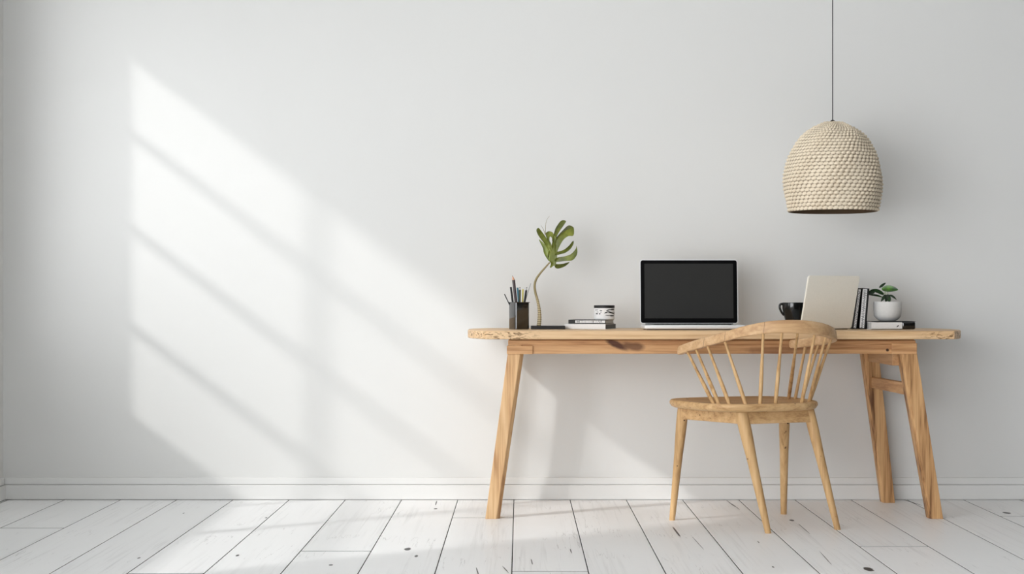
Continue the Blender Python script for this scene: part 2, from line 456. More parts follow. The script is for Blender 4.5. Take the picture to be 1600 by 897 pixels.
def hexa(bm, lo, hi, bevel=0.0):
    """solid from a bottom quad and a top quad (matching order)"""
    a = [bm.verts.new(p) for p in lo]; b = [bm.verts.new(p) for p in hi]
    n = len(a)
    fs = [bm.faces.new(a[::-1]), bm.faces.new(b)]
    for i in range(n): fs.append(bm.faces.new((a[i], a[(i + 1) % n], b[(i + 1) % n], b[i])))
    bmesh.ops.recalc_face_normals(bm, faces=fs)
    if bevel:
        es = list({e for f in fs for e in f.edges})
        bmesh.ops.bevel(bm, geom=es, offset=bevel, segments=2, affect='EDGES', profile=.5)

# ================================================================= THE ROOM
XL, XR, ZC = -2.254, 4.0, 2.72
OY0, OY1 = -4.0, -8.0    # unseen tall opening in the left wall, added to let skylight in
Y1 = -8.2       # room runs on behind the camera
# --- floor boards
PW, PX0 = 0.245, -0.025
joints = {-3: [-1.433, -4.4], 0: [-1.85, -4.9], 5: [-1.33, -4.2], 8: [-.54, -3.3], -8: [-.87, -3.8], -5: [-1.89, -5.1],
          -1: [-.58, -3.6]}
bm = bmesh.new()
tone = bm.loops.layers.float_color.new('tone')
G, BV, GY = 0.0016, 0.0016, 0.0050
k0, k1 = int(math.floor((XL - PX0) / PW)) , int(math.ceil((XR - PX0) / PW))
for k in range(k0, k1 + 1):
    xa, xb = PX0 + PW * k, PX0 + PW * (k + 1)
    xa = max(xa, XL - .14); xb = min(xb, XR + .1)
    if xb - xa < .02: continue
    js = joints.get(k, [-(2.1 + random.random() * 2.2)])
    if js[-1] > -5.5: js = js + [js[-1] - 2.6 - random.random()]
    ys = [.02] + sorted(js, reverse=True) + [Y1]
    ys = [y for y in ys if y >= Y1]
    for ya, yb in zip(ys, ys[1:]):
        if ya - yb < .02: continue
        o = [(xa + G, yb + GY), (xb - G, yb + GY), (xb - G, ya - GY), (xa + G, ya - GY)]
        i_ = [(xa + G + BV, yb + GY + BV), (xb - G - BV, yb + GY + BV), (xb - G - BV, ya - GY - BV), (xa + G + BV, ya - GY - BV)]
        dn = [bm.verts.new((x, y, -.014)) for x, y in o]
        up = [bm.verts.new((x, y, -.0006)) for x, y in o]
        tp = [bm.verts.new((x, y, 0)) for x, y in i_]
        fs = [bm.faces.new(tp)]
        for j in range(4):
            fs.append(bm.faces.new((up[j], up[(j + 1) % 4], tp[(j + 1) % 4], tp[j])))
            fs.append(bm.faces.new((dn[j], dn[(j + 1) % 4], up[(j + 1) % 4], up[j]))); fs[-1].material_index = 1
        r1, r2 = random.random(), random.random()
        for f in fs:
            for l in f.loops: l[tone] = (r1, r2, r1, 1)
vs = [bm.verts.new(p) for p in ((XL - .16, Y1, -.014), (XR + .16, Y1, -.014), (XR + .16, .14, -.014), (XL - .16, .14, -.014))]
f = bm.faces.new(vs); f.material_index = 1
structure('floor', bm, [M['floor'], M['gap']])

# --- walls and ceiling
bm = bmesh.new(); boxr(bm, XL - .146, XR + .15, 0, .15, -.014, ZC); structure('wall_back', bm, M['wall'])
bm = bmesh.new()
WY0, WY1, WZ0, WZ1 = -2.79, -.376, .796, 2.445     # opening of the near window
boxr(bm, XL - .146, XL, WY1, 0, -.014, ZC)
boxr(bm, XL - .146, XL, OY0, WY0, -.014, ZC)
boxr(bm, XL - .146, XL, WY0, WY1, -.014, WZ0)
boxr(bm, XL - .146, XL, WY0, WY1, WZ1, ZC)
boxr(bm, XL - .146, XL, OY1, OY0, 2.5, ZC)
boxr(bm, XL - .146, XL, Y1, OY1, -.014, ZC)
structure('wall_left', bm, M['wall'])
bm = bmesh.new(); boxr(bm, XR, XR + .15, Y1, 0, -.014, ZC); structure('wall_right', bm, M['wall_light_cut'])
bm = bmesh.new(); boxr(bm, FX, XR + .15, Y1 - .15, Y1, -.014, ZC); boxr(bm, XL - .146, FX, Y1 - .15, Y1, 2.5, ZC); structure('added_front_wall', bm, M['wall_light_cut'])  # unseen front wall added to cut fill, left part open for skylight
bm = bmesh.new(); boxr(bm, XL - .146, XR + .15, Y1, .15, ZC, ZC + .12); structure('ceiling', bm, M['ceil'])

# --- window grid in the left wall (out of frame, throws the barred patch of sun)
bm = bmesh.new()
xb = XL - .066; t = .015
for zc in (2.065, 1.652, 1.222):
    boxr(bm, xb - t, xb + t, WY0, WY1, zc - .018, zc + .018)
for yc, w in ((-.96, .016), (-1.757, .030)):
    boxr(bm, xb - t - .002, xb + t + .002, yc - w, yc + w, WZ0, WZ1)
bmp_ = len(bm.faces)
boxr(bm, xb - .003, xb + .003, WY0, WY1, WZ0, WZ1)
bm.faces.ensure_lookup_table()
for f in bm.faces[bmp_:]: f.material_index = 1
structure('window_1', bm, [M['frame_white'], M['pane']])

# --- skirting: a board with a thin recessed band over it
bm = bmesh.new()
pr = [(0, 0), (-.006, 0), (-.006, .0035), (-.017, .0035), (-.018, .0045), (-.018, .0640), (-.0165, .0655), (-.003, .0655), (-.003, .0682), (-.0105, .0682), (-.0105, .0945), (-.0085, .0970), (0, .0975)]
def extrude_profile(bm, prof, a, b, mapper):
    A = [bm.verts.new(mapper(a, p)) for p in prof]; B = [bm.verts.new(mapper(b, p)) for p in prof]
    for i in range(len(prof) - 1): bm.faces.new((A[i], B[i], B[i + 1], A[i + 1]))
    bm.faces.new(A); bm.faces.new(B[::-1]); bmesh.ops.recalc_face_normals(bm, faces=bm.faces)
extrude_profile(bm, pr, XL + .0, XR, lambda s, p: (s, p[0], p[1]))
structure('baseboard_back', bm, M['trim'])
bm = bmesh.new()
extrude_profile(bm, pr, -.0185, OY0, lambda s, p: (XL - p[0], s, p[1]))
structure('baseboard_left', bm, M['trim'])
bm = bmesh.new()
extrude_profile(bm, pr, -.0165, Y1, lambda s, p: (XR + p[0], s, p[1]))
structure('baseboard_right', bm, M['trim'])

# ================================================================= THE TABLE
TCX, TCY, THX, THY = .792, -.36, 1.006, .32
TZ, TT = .75, .034
table = thing('wooden_table', (TCX, TCY, 0), 'long pale pine table with splayed legs, standing against the white wall', 'table')
bm = bmesh.new()
N = 160
def top_outline(sc_x=0.0):
    pts = []
    for i in range(N):
        a = 2 * PI * i / N
        ca, sa = math.cos(a), math.sin(a)
        ex, ey = 2 / 7.5, 2 / 2.6
        x = abs(ca) ** ex * math.copysign(1, ca); y = abs(sa) ** ey * math.copysign(1, sa)
        # keep the long sides nearly straight
        y = math.copysign(min(1.0, abs(y) * 1.0), y)
        pts.append((TCX + (THX - sc_x) * x, TCY + (THY - sc_x) * y))
    return pts
layers = [(.004, TZ - TT), (.001, TZ - TT + .002), (0, TZ - TT + .005), (0, TZ - .006), (.0012, TZ - .002), (.004, TZ)]
def plan(ins):
    # long board whose short ends are softly bowed
    pts = []
    n = 40
    hx, hy = THX - ins, THY - ins
    for i in range(n + 1):           # right end, front to back
        v = -1 + 2 * i / n
        pts.append((TCX + hx * (1 - .085 * abs(v) ** 2.4) , TCY + hy * v))
    for i in range(n + 1):
        v = 1 - 2 * i / n
        pts.append((TCX - hx * (1 - .085 * abs(v) ** 2.4), TCY + hy * v))
    return pts
rings = [[bm.verts.new((x, y, z)) for x, y in plan(ins)] for ins, z in layers]
for a, b in zip(rings, rings[1:]):
    for i in range(len(a)): bm.faces.new((a[i], a[(i + 1) % len(a)], b[(i + 1) % len(a)], b[i]))
bm.faces.new(rings[0][::-1]); bm.faces.new(rings[-1])
mkobj('tabletop', bm, M['table_top'], table, True, 35)

def px_x(px, d): return (px - VX) * d / F
dF, dB = 6.361, 6.87
yF, yB = dF - CD, dB - CD
# front apron: deeper upper board and a slimmer strip below it
bm = bmesh.new()
boxr(bm, -.046, 1.574, yF + .004, yF + .026, .657, .695, bevel=.0015)
boxr(bm, -.044, 1.572, yF + .014, yF + .026, .690, TZ - TT)
boxr(bm, -.046, 1.574, yF - .002, yF + .016, .6925, .7105, bevel=.002)
mkobj('apron', bm, M['table_apron'], table)
# legs
def table_leg(xt0, xt1, xb0, xb1, y_front, depth, cham_side):
    """tapered leg, front face at y_front; chamfered on its inner side"""
    bm = bmesh.new()
    c = .016
    def quad(x0, x1, z, dp):
        y0, y1 = y_front, y_front + dp
        if cham_side > 0:
            return [(x0, y0, z), (x1 - c * .9, y0, z), (x1, y0 + c, z), (x1, y1, z), (x0, y1, z)]
        return [(x0 + c * .5, y0, z), (x1, y0, z), (x1, y1, z), (x0, y1, z), (x0, y0 + c, z)]
    # extend leg line up to the tabletop underside
    zt = .70
    k = (zt - .657) / .657
    hexa(bm, quad(xb0, xb1, 0, depth * .8), quad(xt0 + (xt0 - xb0) * k, xt1 + (xt1 - xb1) * k, zt, depth), bevel=.002)
    return bm
bm = table_leg(-.048, .016, -.137, -.079, yF - .001, .065, 1); L1 = mkobj('leg', bm, M['table_leg'], table)
bm = table_leg(1.515, 1.580, 1.630, 1.684, yF - .001, .075, -1); L2 = mkobj('leg', bm, M['table_leg_shaded'], table)
bm = table_leg(1.470, 1.540, 1.558, 1.612, yB, .062, -1); L3 = mkobj('leg', bm, M['table_leg_shaded'], table)
bm = table_leg(-.046, .012, -.134, -.086, 6.78 - CD, .062, 1); L4 = mkobj('leg', bm, M['table_leg'], table)
# blocks where the front legs meet the apron
bm = bmesh.new(); boxr(bm, -.051, .052, yF - .007, yF + .02, .656, .689, bevel=.002); mkobj('leg_block', bm, M['table_apron'], table)
bm = bmesh.new(); boxr(bm, 1.478, 1.578, yF - .007, yF + .02, .656, .700, bevel=.002); mkobj('leg_block', bm, M['table_apron'], table)
# side rails and stretchers
for xa, xb_, ye in ((1.495, 1.53, yB), (-.035, 0.0, 6.78 - CD)):
    bm = bmesh.new(); boxr(bm, xa, xb_, yF + .06, ye + .01, .608, .712, bevel=.002); mkobj('side_rail', bm, M['table_side'], table)
def rung(x0, x1, w=.026):
    bm = bmesh.new()
    hexa(bm, [(x0, yF + .05, .489), (x0 + w, yF + .05, .489), (x1 + w, yB + .02, .494), (x1, yB + .02, .494)],
         [(x0, yF + .05, .538), (x0 + w, yF + .05, .538), (x1 + w, yB + .02, .540), (x1, yB + .02, .540)], bevel=.003)
    return bm
mkobj('stretcher', rung(1.552, 1.508), M['table_side'], table)

# ================================================================= THE CHAIR
SCX, SCD = .880, 6.205                    # seat centre (x, distance)
ANG = math.radians(20)
U = Vector((math.cos(ANG), math.sin(ANG), 0)); V = Vector((-math.sin(ANG), math.cos(ANG), 0))
SC = Vector((SCX, SCD - CD, 0))
SZ, ST = .483, .032
chair = thing('spindle_back_chair', SC, 'pale pine chair with curved spindle back, turned towards the table', 'chair')
def seat_pt(a, k=1.0, hu=.262, hv=.235):
    ca, sa = math.cos(a), math.sin(a); e = 2 / 3.3
    u = hu * math.copysign(abs(ca) ** e, ca); v = hv * math.copysign(abs(sa) ** e, sa)
    # slightly narrower at the back
    u *= (1 + .10 * v / hv)
    return SC + U * (u * k) + V * (v * k)
bm = bmesh.new()
prof = [(.80, SZ - ST), (.93, SZ - ST + .001), (.975, SZ - ST + .006), (1.0, SZ - .015), (1.0, SZ - .007), (.985, SZ - .001), (.97, SZ),
        (.90, SZ - .001), (.75, SZ - .006), (.5, SZ - .010), (.2, SZ - .011)]
n = 96
rings = []
for k, z in prof:
    rings.append([bm.verts.new(seat_pt(2 * PI * i / n, k) + Vector((0, 0, z))) for i in range(n)])
for a, b in zip(rings, rings[1:]):
    for i in range(n): bm.faces.new((a[i], a[(i + 1) % n], b[(i + 1) % n], b[i]))
bm.faces.new(rings[0][::-1]); bm.faces.new(rings[-1])
mkobj('seat', bm, M['chair_x'], chair, True, 50)

# back rail: one bent rail with arms, section follows the curve
R = [(1061, 541, 6.29), (1090, 531, 6.18), (1128, 520, 6.06), (1165, 509, 5.985), (1205, 501.5, 5.94), (1247, 500, 5.94),
     (1279, 503.5, 5.975), (1299, 511, 6.04), (1300, 519, 6.125), (1276, 526, 6.225), (1235, 531.5, 6.325)]
RP = [at(*p) for p in R]
RH = [.036, .037, .038, .041, .046, .050, .050, .046, .040, .036, .034]    # height of the section
RW = [.026, .028, .028, .027, .025, .024, .024, .024, .026, .028, .028]    # thickness
pts = spline([(p.x, p.y, p.z, h, w) for p, h, w in zip(RP, RH, RW)], 10)
def rail_section(bm, pts):
    prev = None; first = None; m_ = len(pts)
    for k, (x, y, z, h, w) in enumerate(pts):
        a = Vector(pts[max(0, k - 1)][:3]); b = Vector(pts[min(m_ - 1, k + 1)][:3])
        t = (b - a); t.z = 0; t.normalize(); nrm = Vector((t.y, -t.x, 0))
        if k == 0 or k == m_ - 1: h_, w_ = h * .62, w * .62
        elif k == 1 or k == m_ - 2: h_, w_ = h * .93, w * .93
        else: h_, w_ = h, w
        zc = z - h / 2
        ring = []
        for i in range(20):
            a_ = 2 * PI * i / 20
            e = 2 / 5.0
            cu = math.copysign(abs(math.cos(a_)) ** e, math.cos(a_)) * w_ / 2
            cv = math.copysign(abs(math.sin(a_)) ** e, math.sin(a_)) * h_ / 2
            ring.append(bm.verts.new(Vector((x, y, zc)) + nrm * (cu - (cv * .12)) + Vector((0, 0, cv))))
        if prev:
            for i in range(20): bm.faces.new((prev[i], prev[(i + 1) % 20], ring[(i + 1) % 20], ring[i]))
        else: first = ring
        prev = ring
    bm.faces.new(first[::-1]); bm.faces.new(prev)
    bmesh.ops.recalc_face_normals(bm, faces=bm.faces)
bm = bmesh.new(); rail_section(bm, pts); mkobj('back_rail', bm, M['chair_rail'], chair, True, 50)

# spindles: top pixel column on the rail (near side or far side), bottom on the seat
def rail_at(px, far=False):
    best = None
    rng = range(len(pts))
    for k in rng:
        p = pts[k]; q = VX + p[0] * F / (p[1] + CD)
        isfar = k > 10 * 7.3
        if isfar != far: continue
        e = abs(q - px)
        if best is None or e < best[0]: best = (e, k)
    p = pts[best[1]]
    return Vector((p[0], p[1], p[2] - p[3] * .75))
def seat_at(px, far=False, k=.87):
    best = None
    for i in range(720):
        a = 2 * PI * i / 720; p = seat_pt(a, k)
        loc = (p - SC); v = loc.dot(V); u = loc.dot(U)
        if far and not (u > .08 and v > -.06): continue
        if not far and v > .09: continue
        q = VX + p.x * F / (p.y + CD)
        e = abs(q - px)
        if best is None or e < best[0]: best = (e, p)
    return best[1] + Vector((0, 0, SZ - .012))
spd = [(1073, 1117, 0), (1086, 1125, 0), (1106, 1141, 0), (1133, 1166, 0), (1194, 1188, 0), (1222, 1212, 0), (1248, 1232, 0),
       (1273, 1252, 0), (1291, 1266, 0), (1300, 1275, 0)]
for a, b, far in spd:
    bm = bmesh.new()
    p1 = rail_at(a); p0 = seat_at(b)
    frustum(bm, p0, p1, .0068, .0052, 14, rings=8, prof=lambda t: .0068 + .0014 * math.sin(PI * min(1, t * 1.6)) * (t < .625) - .0018 * t)
    mkobj('spindle', bm, M['chair'], chair, True)
for a, d_, b, db in ((1257, 6.38, 1262, 6.33), (1279, 6.31, 1270, 6.27)):
    bm = bmesh.new()
    # far arm spindles
    kk = min(range(len(pts)), key=lambda k: abs(VX + pts[k][0] * F / (pts[k][1] + CD) - a) + (0 if k > 80 else 999))
    p1 = Vector(pts[kk][:3]); p1.z -= pts[kk][3] * .75
    s_ = min((seat_pt(2 * PI * i / 720, .87) for i in range(720)), key=lambda p: (VX + p.x * F / (p.y + CD) - b) ** 2 + ((p.y + CD - db) * 500) ** 2)
    frustum(bm, s_ + Vector((0, 0, SZ - .012)), p1, .0066, .0052, 14, rings=4)
    mkobj('spindle', bm, M['chair'], chair, True)

# legs and seat rails
CL = {'A': ((.641, 6.27), (.603, 6.33), .0215, .0115), 'B': ((.832, 5.985 + .03), (.928, 5.975), .0245, .012),
      'C': ((1.105, 6.125), (1.206, 6.07), .0215, .012), 'D': ((1.055, 6.375), (1.074, 6.51), .0215, .0125)}
tops = {}
for k, ((xt, dt), (xb2, db2), r0, r1) in CL.items():
    bm = bmesh.new()
    t_ = Vector((xt, dt - CD, SZ - ST + .004)); b_ = Vector((xb2, db2 - CD, 0.0)); tops[k] = (t_, b_, r0)
    # round leg fuller in its upper third
    ax = (b_ - t_)
    n = 20; prev = None; first = None
    for j in range(13):
        q = j / 12; c = t_ + ax * q
        r = r0 * (1.0 + .10 * math.sin(PI * min(q / .4, 1))) * (1 - q) + r1 * q
        ring = [bm.verts.new(c + Vector((math.cos(2 * PI * i / n) * r, math.sin(2 * PI * i / n) * r, 0))) for i in range(n)]
        if prev:
            for i in range(n): bm.faces.new((ring[i], ring[(i + 1) % n], prev[(i + 1) % n], prev[i]))
        else: first = ring
        prev = ring
    bm.faces.new(first); bm.faces.new(prev[::-1])
    mkobj('leg', bm, M['chair'], chair, True)
def leg_point(k, z):
    t_, b_, r = tops[k]; q = (t_.z - z) / t_.z
    return t_ + (b_ - t_) * q
for a, b in (('A', 'B'), ('B', 'C'), ('C', 'D'), ('D', 'A')):
    bm = bmesh.new()
    z0, z1 = .405, SZ - ST + .001
    a0, b0, a1, b1 = leg_point(a, z0), leg_point(b, z0), leg_point(a, z1), leg_point(b, z1)
    d = (b1 - a1).normalized(); nn = Vector((d.y, -d.x, 0)) * .011
    o_ = Vector((d.y, -d.x, 0)); ctr = SC - a1; sgn = -1 if o_.dot(Vector((ctr.x, ctr.y, 0))) > 0 else 1
    out = o_ * sgn * .006
    hexa(bm, [a0 - nn + out, b0 - nn + out, b0 + nn + out, a0 + nn + out], [a1 - nn + out, b1 - nn + out, b1 + nn + out, a1 + nn + out], bevel=.003)
    mkobj('seat_rail', bm, M['chair_x'], chair)

# ================================================================= PENDANT LAMP
LD = 6.45; LS = F / LD; LX = (1301 - VX) / LS; LY = LD - CD
lamp = thing('pendant_lamp', (LX, LY, 1.227), 'woven natural fibre dome lamp hanging over the right half of the table', 'lamp')
pr = [(190, 3), (190.8, 9), (193, 16), (196.5, 23), (202, 34.5), (210, 45.5), (220, 54), (236, 63), (250, 69), (270, 74), (283, 75.5), (298, 74.5), (314, 71.8), (331, 68.5)]
pz = spline([(r / LS, CAMH + (VY - y) / LS) for y, r in pr], 16)
# arc length resample
Ls = [0]
for a, b in zip(pz, pz[1:]): Ls.append(Ls[-1] + math.hypot(a[0] - b[0], a[1] - b[1]))
def prof_at(s):
    s = min(max(s, 0), Ls[-1])
    for i in range(1, len(Ls)):
        if s <= Ls[i]:
            t = (s - Ls[i - 1]) / max(1e-9, Ls[i] - Ls[i - 1]); a, b = pz[i - 1], pz[i]
            return a[0] + (b[0] - a[0]) * t, a[1] + (b[1] - a[1]) * t, (b[1] - a[1]), (a[0] - b[0])
    return pz[-1][0], pz[-1][1], 0, 0
ROWS, COLS, SR, SCN = 31, 54, 7, 7
bm = bmesh.new(); gap = bm.loops.layers.float_color.new('gap')
nr, nc = ROWS * SR, COLS * SCN
grid = []; gv = {}
LT = Ls[-1]
for i in range(nr + 1):
    s = LT * i / nr
    r, z, dz, dr = prof_at(s)
    L = math.hypot(dz, dr) or 1
    nx, nz = -dz / L, -dr / L      # outward (r, z) normal
    nx, nz = (-dz / L, -(dr) / L)
    # outward normal of profile travelling down: tangent (tr, tz) = (-dr, dz)/L ; normal = (-tz, tr)
    tr, tz = -dr / L, dz / L
    nx, nz = -tz, tr
    row, fr = divmod(i, SR); fr /= SR
    v_ = []
    fade = min(1, r / .05) 
    for j in range(nc):
        th = 2 * PI * j / nc
        cph = j / SCN + (0.5 if row % 2 else 0) + .12 * math.sin(row * 1.7)
        cf = cph % 1.0
        # twisted strand: bulges like an eye shape lying slightly askew
        yy = (fr - .5) * 2 + (cf - .5) * .55
        xx = (cf - .5) * 2
        hgt = max(0.0, 1 - (abs(xx) ** 2.4) * .75 - abs(yy) ** 2 * .85)
        jit = .8 + .4 * math.sin(12.9 * row + 7.1 * int(cph))
        disp = .0082 * hgt * jit * fade - .002
        if i == nr or i == 0: disp = 0
        rr = r + nx * disp; zz = z + nz * disp
        vert = bm.verts.new((LX + rr * math.cos(th), LY + rr * math.sin(th), zz)); gv[vert] = max(0, 1 - hgt * 2.2) * fade
        v_.append(vert)
    grid.append(v_)
for i in range(nr):
    for j in range(nc):
        f = bm.faces.new((grid[i][j], grid[i + 1][j], grid[i + 1][(j + 1) % nc], grid[i][(j + 1) % nc]))
        f.smooth = True
        for l in f.loops:
            g_ = gv[l.vert]; l[gap] = (g_, g_, g_, 1)
# inner wall and rim
ir = []
for q in range(0, 25):
    s = LT * (1 - q / 24)
    r, z, *_ = prof_at(s)
    r2 = max(.002, r - .007); z2 = z - (0 if q < 3 else .007 * (1 - r / .2))
    ir.append([bm.verts.new((LX + r2 * math.cos(2 * PI * j / nc), LY + r2 * math.sin(2 * PI * j / nc), z2)) for j in range(nc)])
for j in range(nc):
    bm.faces.new((grid[nr][j], ir[0][j], ir[0][(j + 1) % nc], grid[nr][(j + 1) % nc]))
for a, b in zip(ir, ir[1:]):
    for j in range(nc):
        f = bm.faces.new((a[j], b[j], b[(j + 1) % nc], a[(j + 1) % nc])); f.smooth = True; f.material_index = 1
mkobj('lamp_shade', bm, [M['rope'], M['lamp_inside']], lamp)
bm = bmesh.new(); frustum(bm, (LX, LY, 1.585), (LX, LY, ZC), .0021, .0021, 10); mkobj('cord', bm, M['cord'], lamp, True)
bm = bmesh.new(); lathe(bm, [(0, 1.540), (.020, 1.540), (.020, 1.58), (.011, 1.592), (.004, 1.597), (0, 1.598)], (LX, LY, 0), 24); mkobj('socket', bm, M['brass'], lamp, True)

# ================================================================= ON THE TABLE
def rot_frame(px, d, z, yaw):
    """matrix at table point: local x to the right, y away, yaw about z"""
    p = atz(px, z, d)
    return Matrix.Translation(p) @ Matrix.Rotation(yaw, 4, 'Z')

# --- open laptop, dark screen
lx, ly0, ly1 = .706, 6.445 - CD, 6.665 - CD
W2 = .2035
lap = thing('open_laptop', (lx, (ly0 + ly1) / 2, TZ), 'open silver laptop with a blank dark screen facing the room, behind the chair', 'laptop')
bm = bmesh.new()
box(bm, (lx, (ly0 + ly1) / 2, TZ + .0115), (W2 * 2, ly1 - ly0, .0165), bevel=.006, segs=3)
lbase = mkobj('base', bm, M['alu'], lap, True)
bm = bmesh.new()
boxr(bm, lx - W2 + .012, lx + W2 - .012, ly0 + .01, ly1 - .01, TZ, TZ + .0036); mkobj('rubber_foot', bm, M['rubber'], lbase)
bm = bmesh.new()
boxr(bm, lx - .16, lx + .16, ly1 - .14, ly1 - .028, TZ + .0195, TZ + .0205)
for i in range(14):
    for j in range(5):
        boxr(bm, lx - .157 + i * .0226, lx - .157 + i * .0226 + .019, ly1 - .136 + j * .0215, ly1 - .136 + j * .0215 + .018, TZ + .0205, TZ + .0215)
mkobj('keyboard', bm, M['keys'], lbase)
bm = bmesh.new(); boxr(bm, lx - W2 + .02, lx + W2 - .02, ly1 - .012, ly1 + .002, TZ + .013, TZ + .0235, bevel=.003); mkobj('hinge', bm, M['black_matte'], lap)
# lid, tilted back a little
TLT = math.radians(5)
LM = Matrix.Translation((lx, ly1, TZ + .0225)) @ Matrix.Rotation(-TLT, 4, 'X')
def rrect(w, h, r, n=6, x0=0, z0=0):
    pts_ = []
    for cx_, cz_, a0 in ((w / 2 - r, h - r, 0), (-w / 2 + r, h - r, 90), (-w / 2 + r, r, 180), (w / 2 - r, r, 270)):
        for i in range(n + 1):
            a = math.radians(a0 + 90 * i / n); pts_.append((x0 + cx_ + r * math.cos(a), z0 + cz_ + r * math.sin(a)))
    return pts_
def slab(bm, outline, y0, y1, mtx, ins=0.0):
    A = [bm.verts.new(mtx @ Vector((x, y0, z))) for x, z in outline]
    B = [bm.verts.new(mtx @ Vector((x, y1, z))) for x, z in outline]
    n = len(A); bm.faces.new(A); bm.faces.new(B[::-1])
    for i in range(n): bm.faces.new((A[i], B[i], B[(i + 1) % n], A[(i + 1) % n]))
    bmesh.ops.recalc_face_normals(bm, faces=bm.faces)
LH = .269
bm = bmesh.new(); slab(bm, rrect(.4085, LH, .011), 0, .0065, LM); lid = mkobj('lid', bm, M['alu'], lap)
bm = bmesh.new(); slab(bm, rrect(.4020, LH - .0065, .009, z0=.0030), -.0015, .0, LM); mkobj('bezel', bm, M['bezel'], lid)
bm = bmesh.new(); slab(bm, rrect(.370, .229, .001, z0=.0225), -.0021, -.0015, LM); mkobj('screen', bm, M['screen'], lid)

# --- the other laptop, back of lid to us, leaning over its hinge
a2 = math.radians(27); T2 = math.radians(14.5)
p0 = atz(1250.5, TZ, 6.485); Ux = Vector((math.cos(a2), math.sin(a2), 0)); Bd = Vector((-math.sin(a2), math.cos(a2), 0))
W = .262
ctr = p0 + Ux * (W / 2) + Bd * .095
lap2 = thing('open_laptop', ctr, 'pale silver laptop turned away, back of its lid showing, beside the upright notebooks', 'laptop')
BM = Matrix((( Ux.x, Bd.x, 0, p0.x), (Ux.y, Bd.y, 0, p0.y), (0, 0, 1, TZ), (0, 0, 0, 1)))
bm = bmesh.new(); box(bm, None, (W, .185, .012), bevel=.004, matrix=BM @ Matrix.Translation((W / 2, .0975, .0085))); lb2 = mkobj('base', bm, M['alu'], lap2, True)
bm = bmesh.new(); box(bm, None, (W - .02, .165, .003), matrix=BM @ Matrix.Translation((W / 2, .0975, .0015))); mkobj('rubber_foot', bm, M['rubber'], lb2)
LM2 = BM @ Matrix.Translation((W / 2, .004, .0045)) @ Matrix.Rotation(T2, 4, 'X')
bm = bmesh.new(); slab(bm, rrect(W, .222, .010), -.003, .0045, LM2)
bmesh.ops.bevel(bm, geom=[e for e in bm.edges if len(e.link_faces) == 2 and e.calc_face_angle(0) > 1.2], offset=.0022, segments=2, affect='EDGES')
lid2 = mkobj('lid', bm, M['alu_lid'], lap2, True)
bm = bmesh.new(); slab(bm, rrect(W - .014, .205, .006, z0=.010), .0045, .0052, LM2); mkobj('screen', bm, M['bezel'], lid2)

# --- black mug behind it
mx, mdd = 1240, 6.825
mc = atz(mx, TZ, mdd)
mug = thing('coffee_cup', mc, 'black glossy cup with a side handle, half hidden by the turned laptop', 'cup')
bm = bmesh.new()
lathe(bm, [(0, .0), (.030, .0), (.033, .003), (.034, .012), (.036, .035), (.044, .065), (.0485, .085), (.049, .108), (.0485, .1105), (.0462, .1105),
           (.0455, .106), (.0445, .084), (.038, .058), (.031, .03), (.028, .012), (0, .009)], mc, 48)
mkobj('cup_body', bm, M['black_cup'], mug, True)
bm = bmesh.new()
hp = [(-.0460, 0, .102), (-.053, 0, .1045), (-.0585, 0, .099), (-.0590, 0, .088), (-.055, 0, .076), (-.048, 0, .064), (-.041, 0, .056)]
tube(bm, [mc + Vector(p) for p in spline(hp, 6)], .0048, 10); mkobj('handle', bm, M['black_cup'], mug, True)

# --- pen cup: square with rounded corners, rim flange, turned so two sides show
cy_ = math.radians(27)
pc = atz(811, TZ, 6.62)
holder = thing('pen_cup', pc, 'glossy black square desk cup holding pens, at the left end of the table', 'pen cup')
def rsq(half, r, z, n=6):
    out = []
    for sx_, sy_, a0 in ((1, 1, 0), (-1, 1, 90), (-1, -1, 180), (1, -1, 270)):
        for i in range(n + 1):
            a = math.radians(a0 + 90 * i / n)
            out.append(pc + Matrix.Rotation(cy_, 3, 'Z') @ Vector((sx_ * (half - r) + r * math.cos(a), sy_ * (half - r) + r * math.sin(a), z)))
    return out
H = .1125; hw = .0335
bm = bmesh.new()
seq = [(hw - .001, .011, .0), (hw, .011, .001), (hw, .011, H - .003), (hw + .003, .012, H - .0025), (hw + .0035, .012, H), (hw - .002, .010, H), (hw - .0025, .0095, .004)]
rr_ = [[bm.verts.new(p) for p in rsq(*s)] for s in seq]
for a, b in zip(rr_, rr_[1:]):
    for i in range(len(a)): bm.faces.new((a[i], a[(i + 1) % len(a)], b[(i + 1) % len(a)], b[i]))
bm.faces.new(rr_[0][::-1]); bm.faces.new(rr_[-1])
mkobj('cup_wall', bm, M['black'], holder, True, 50)

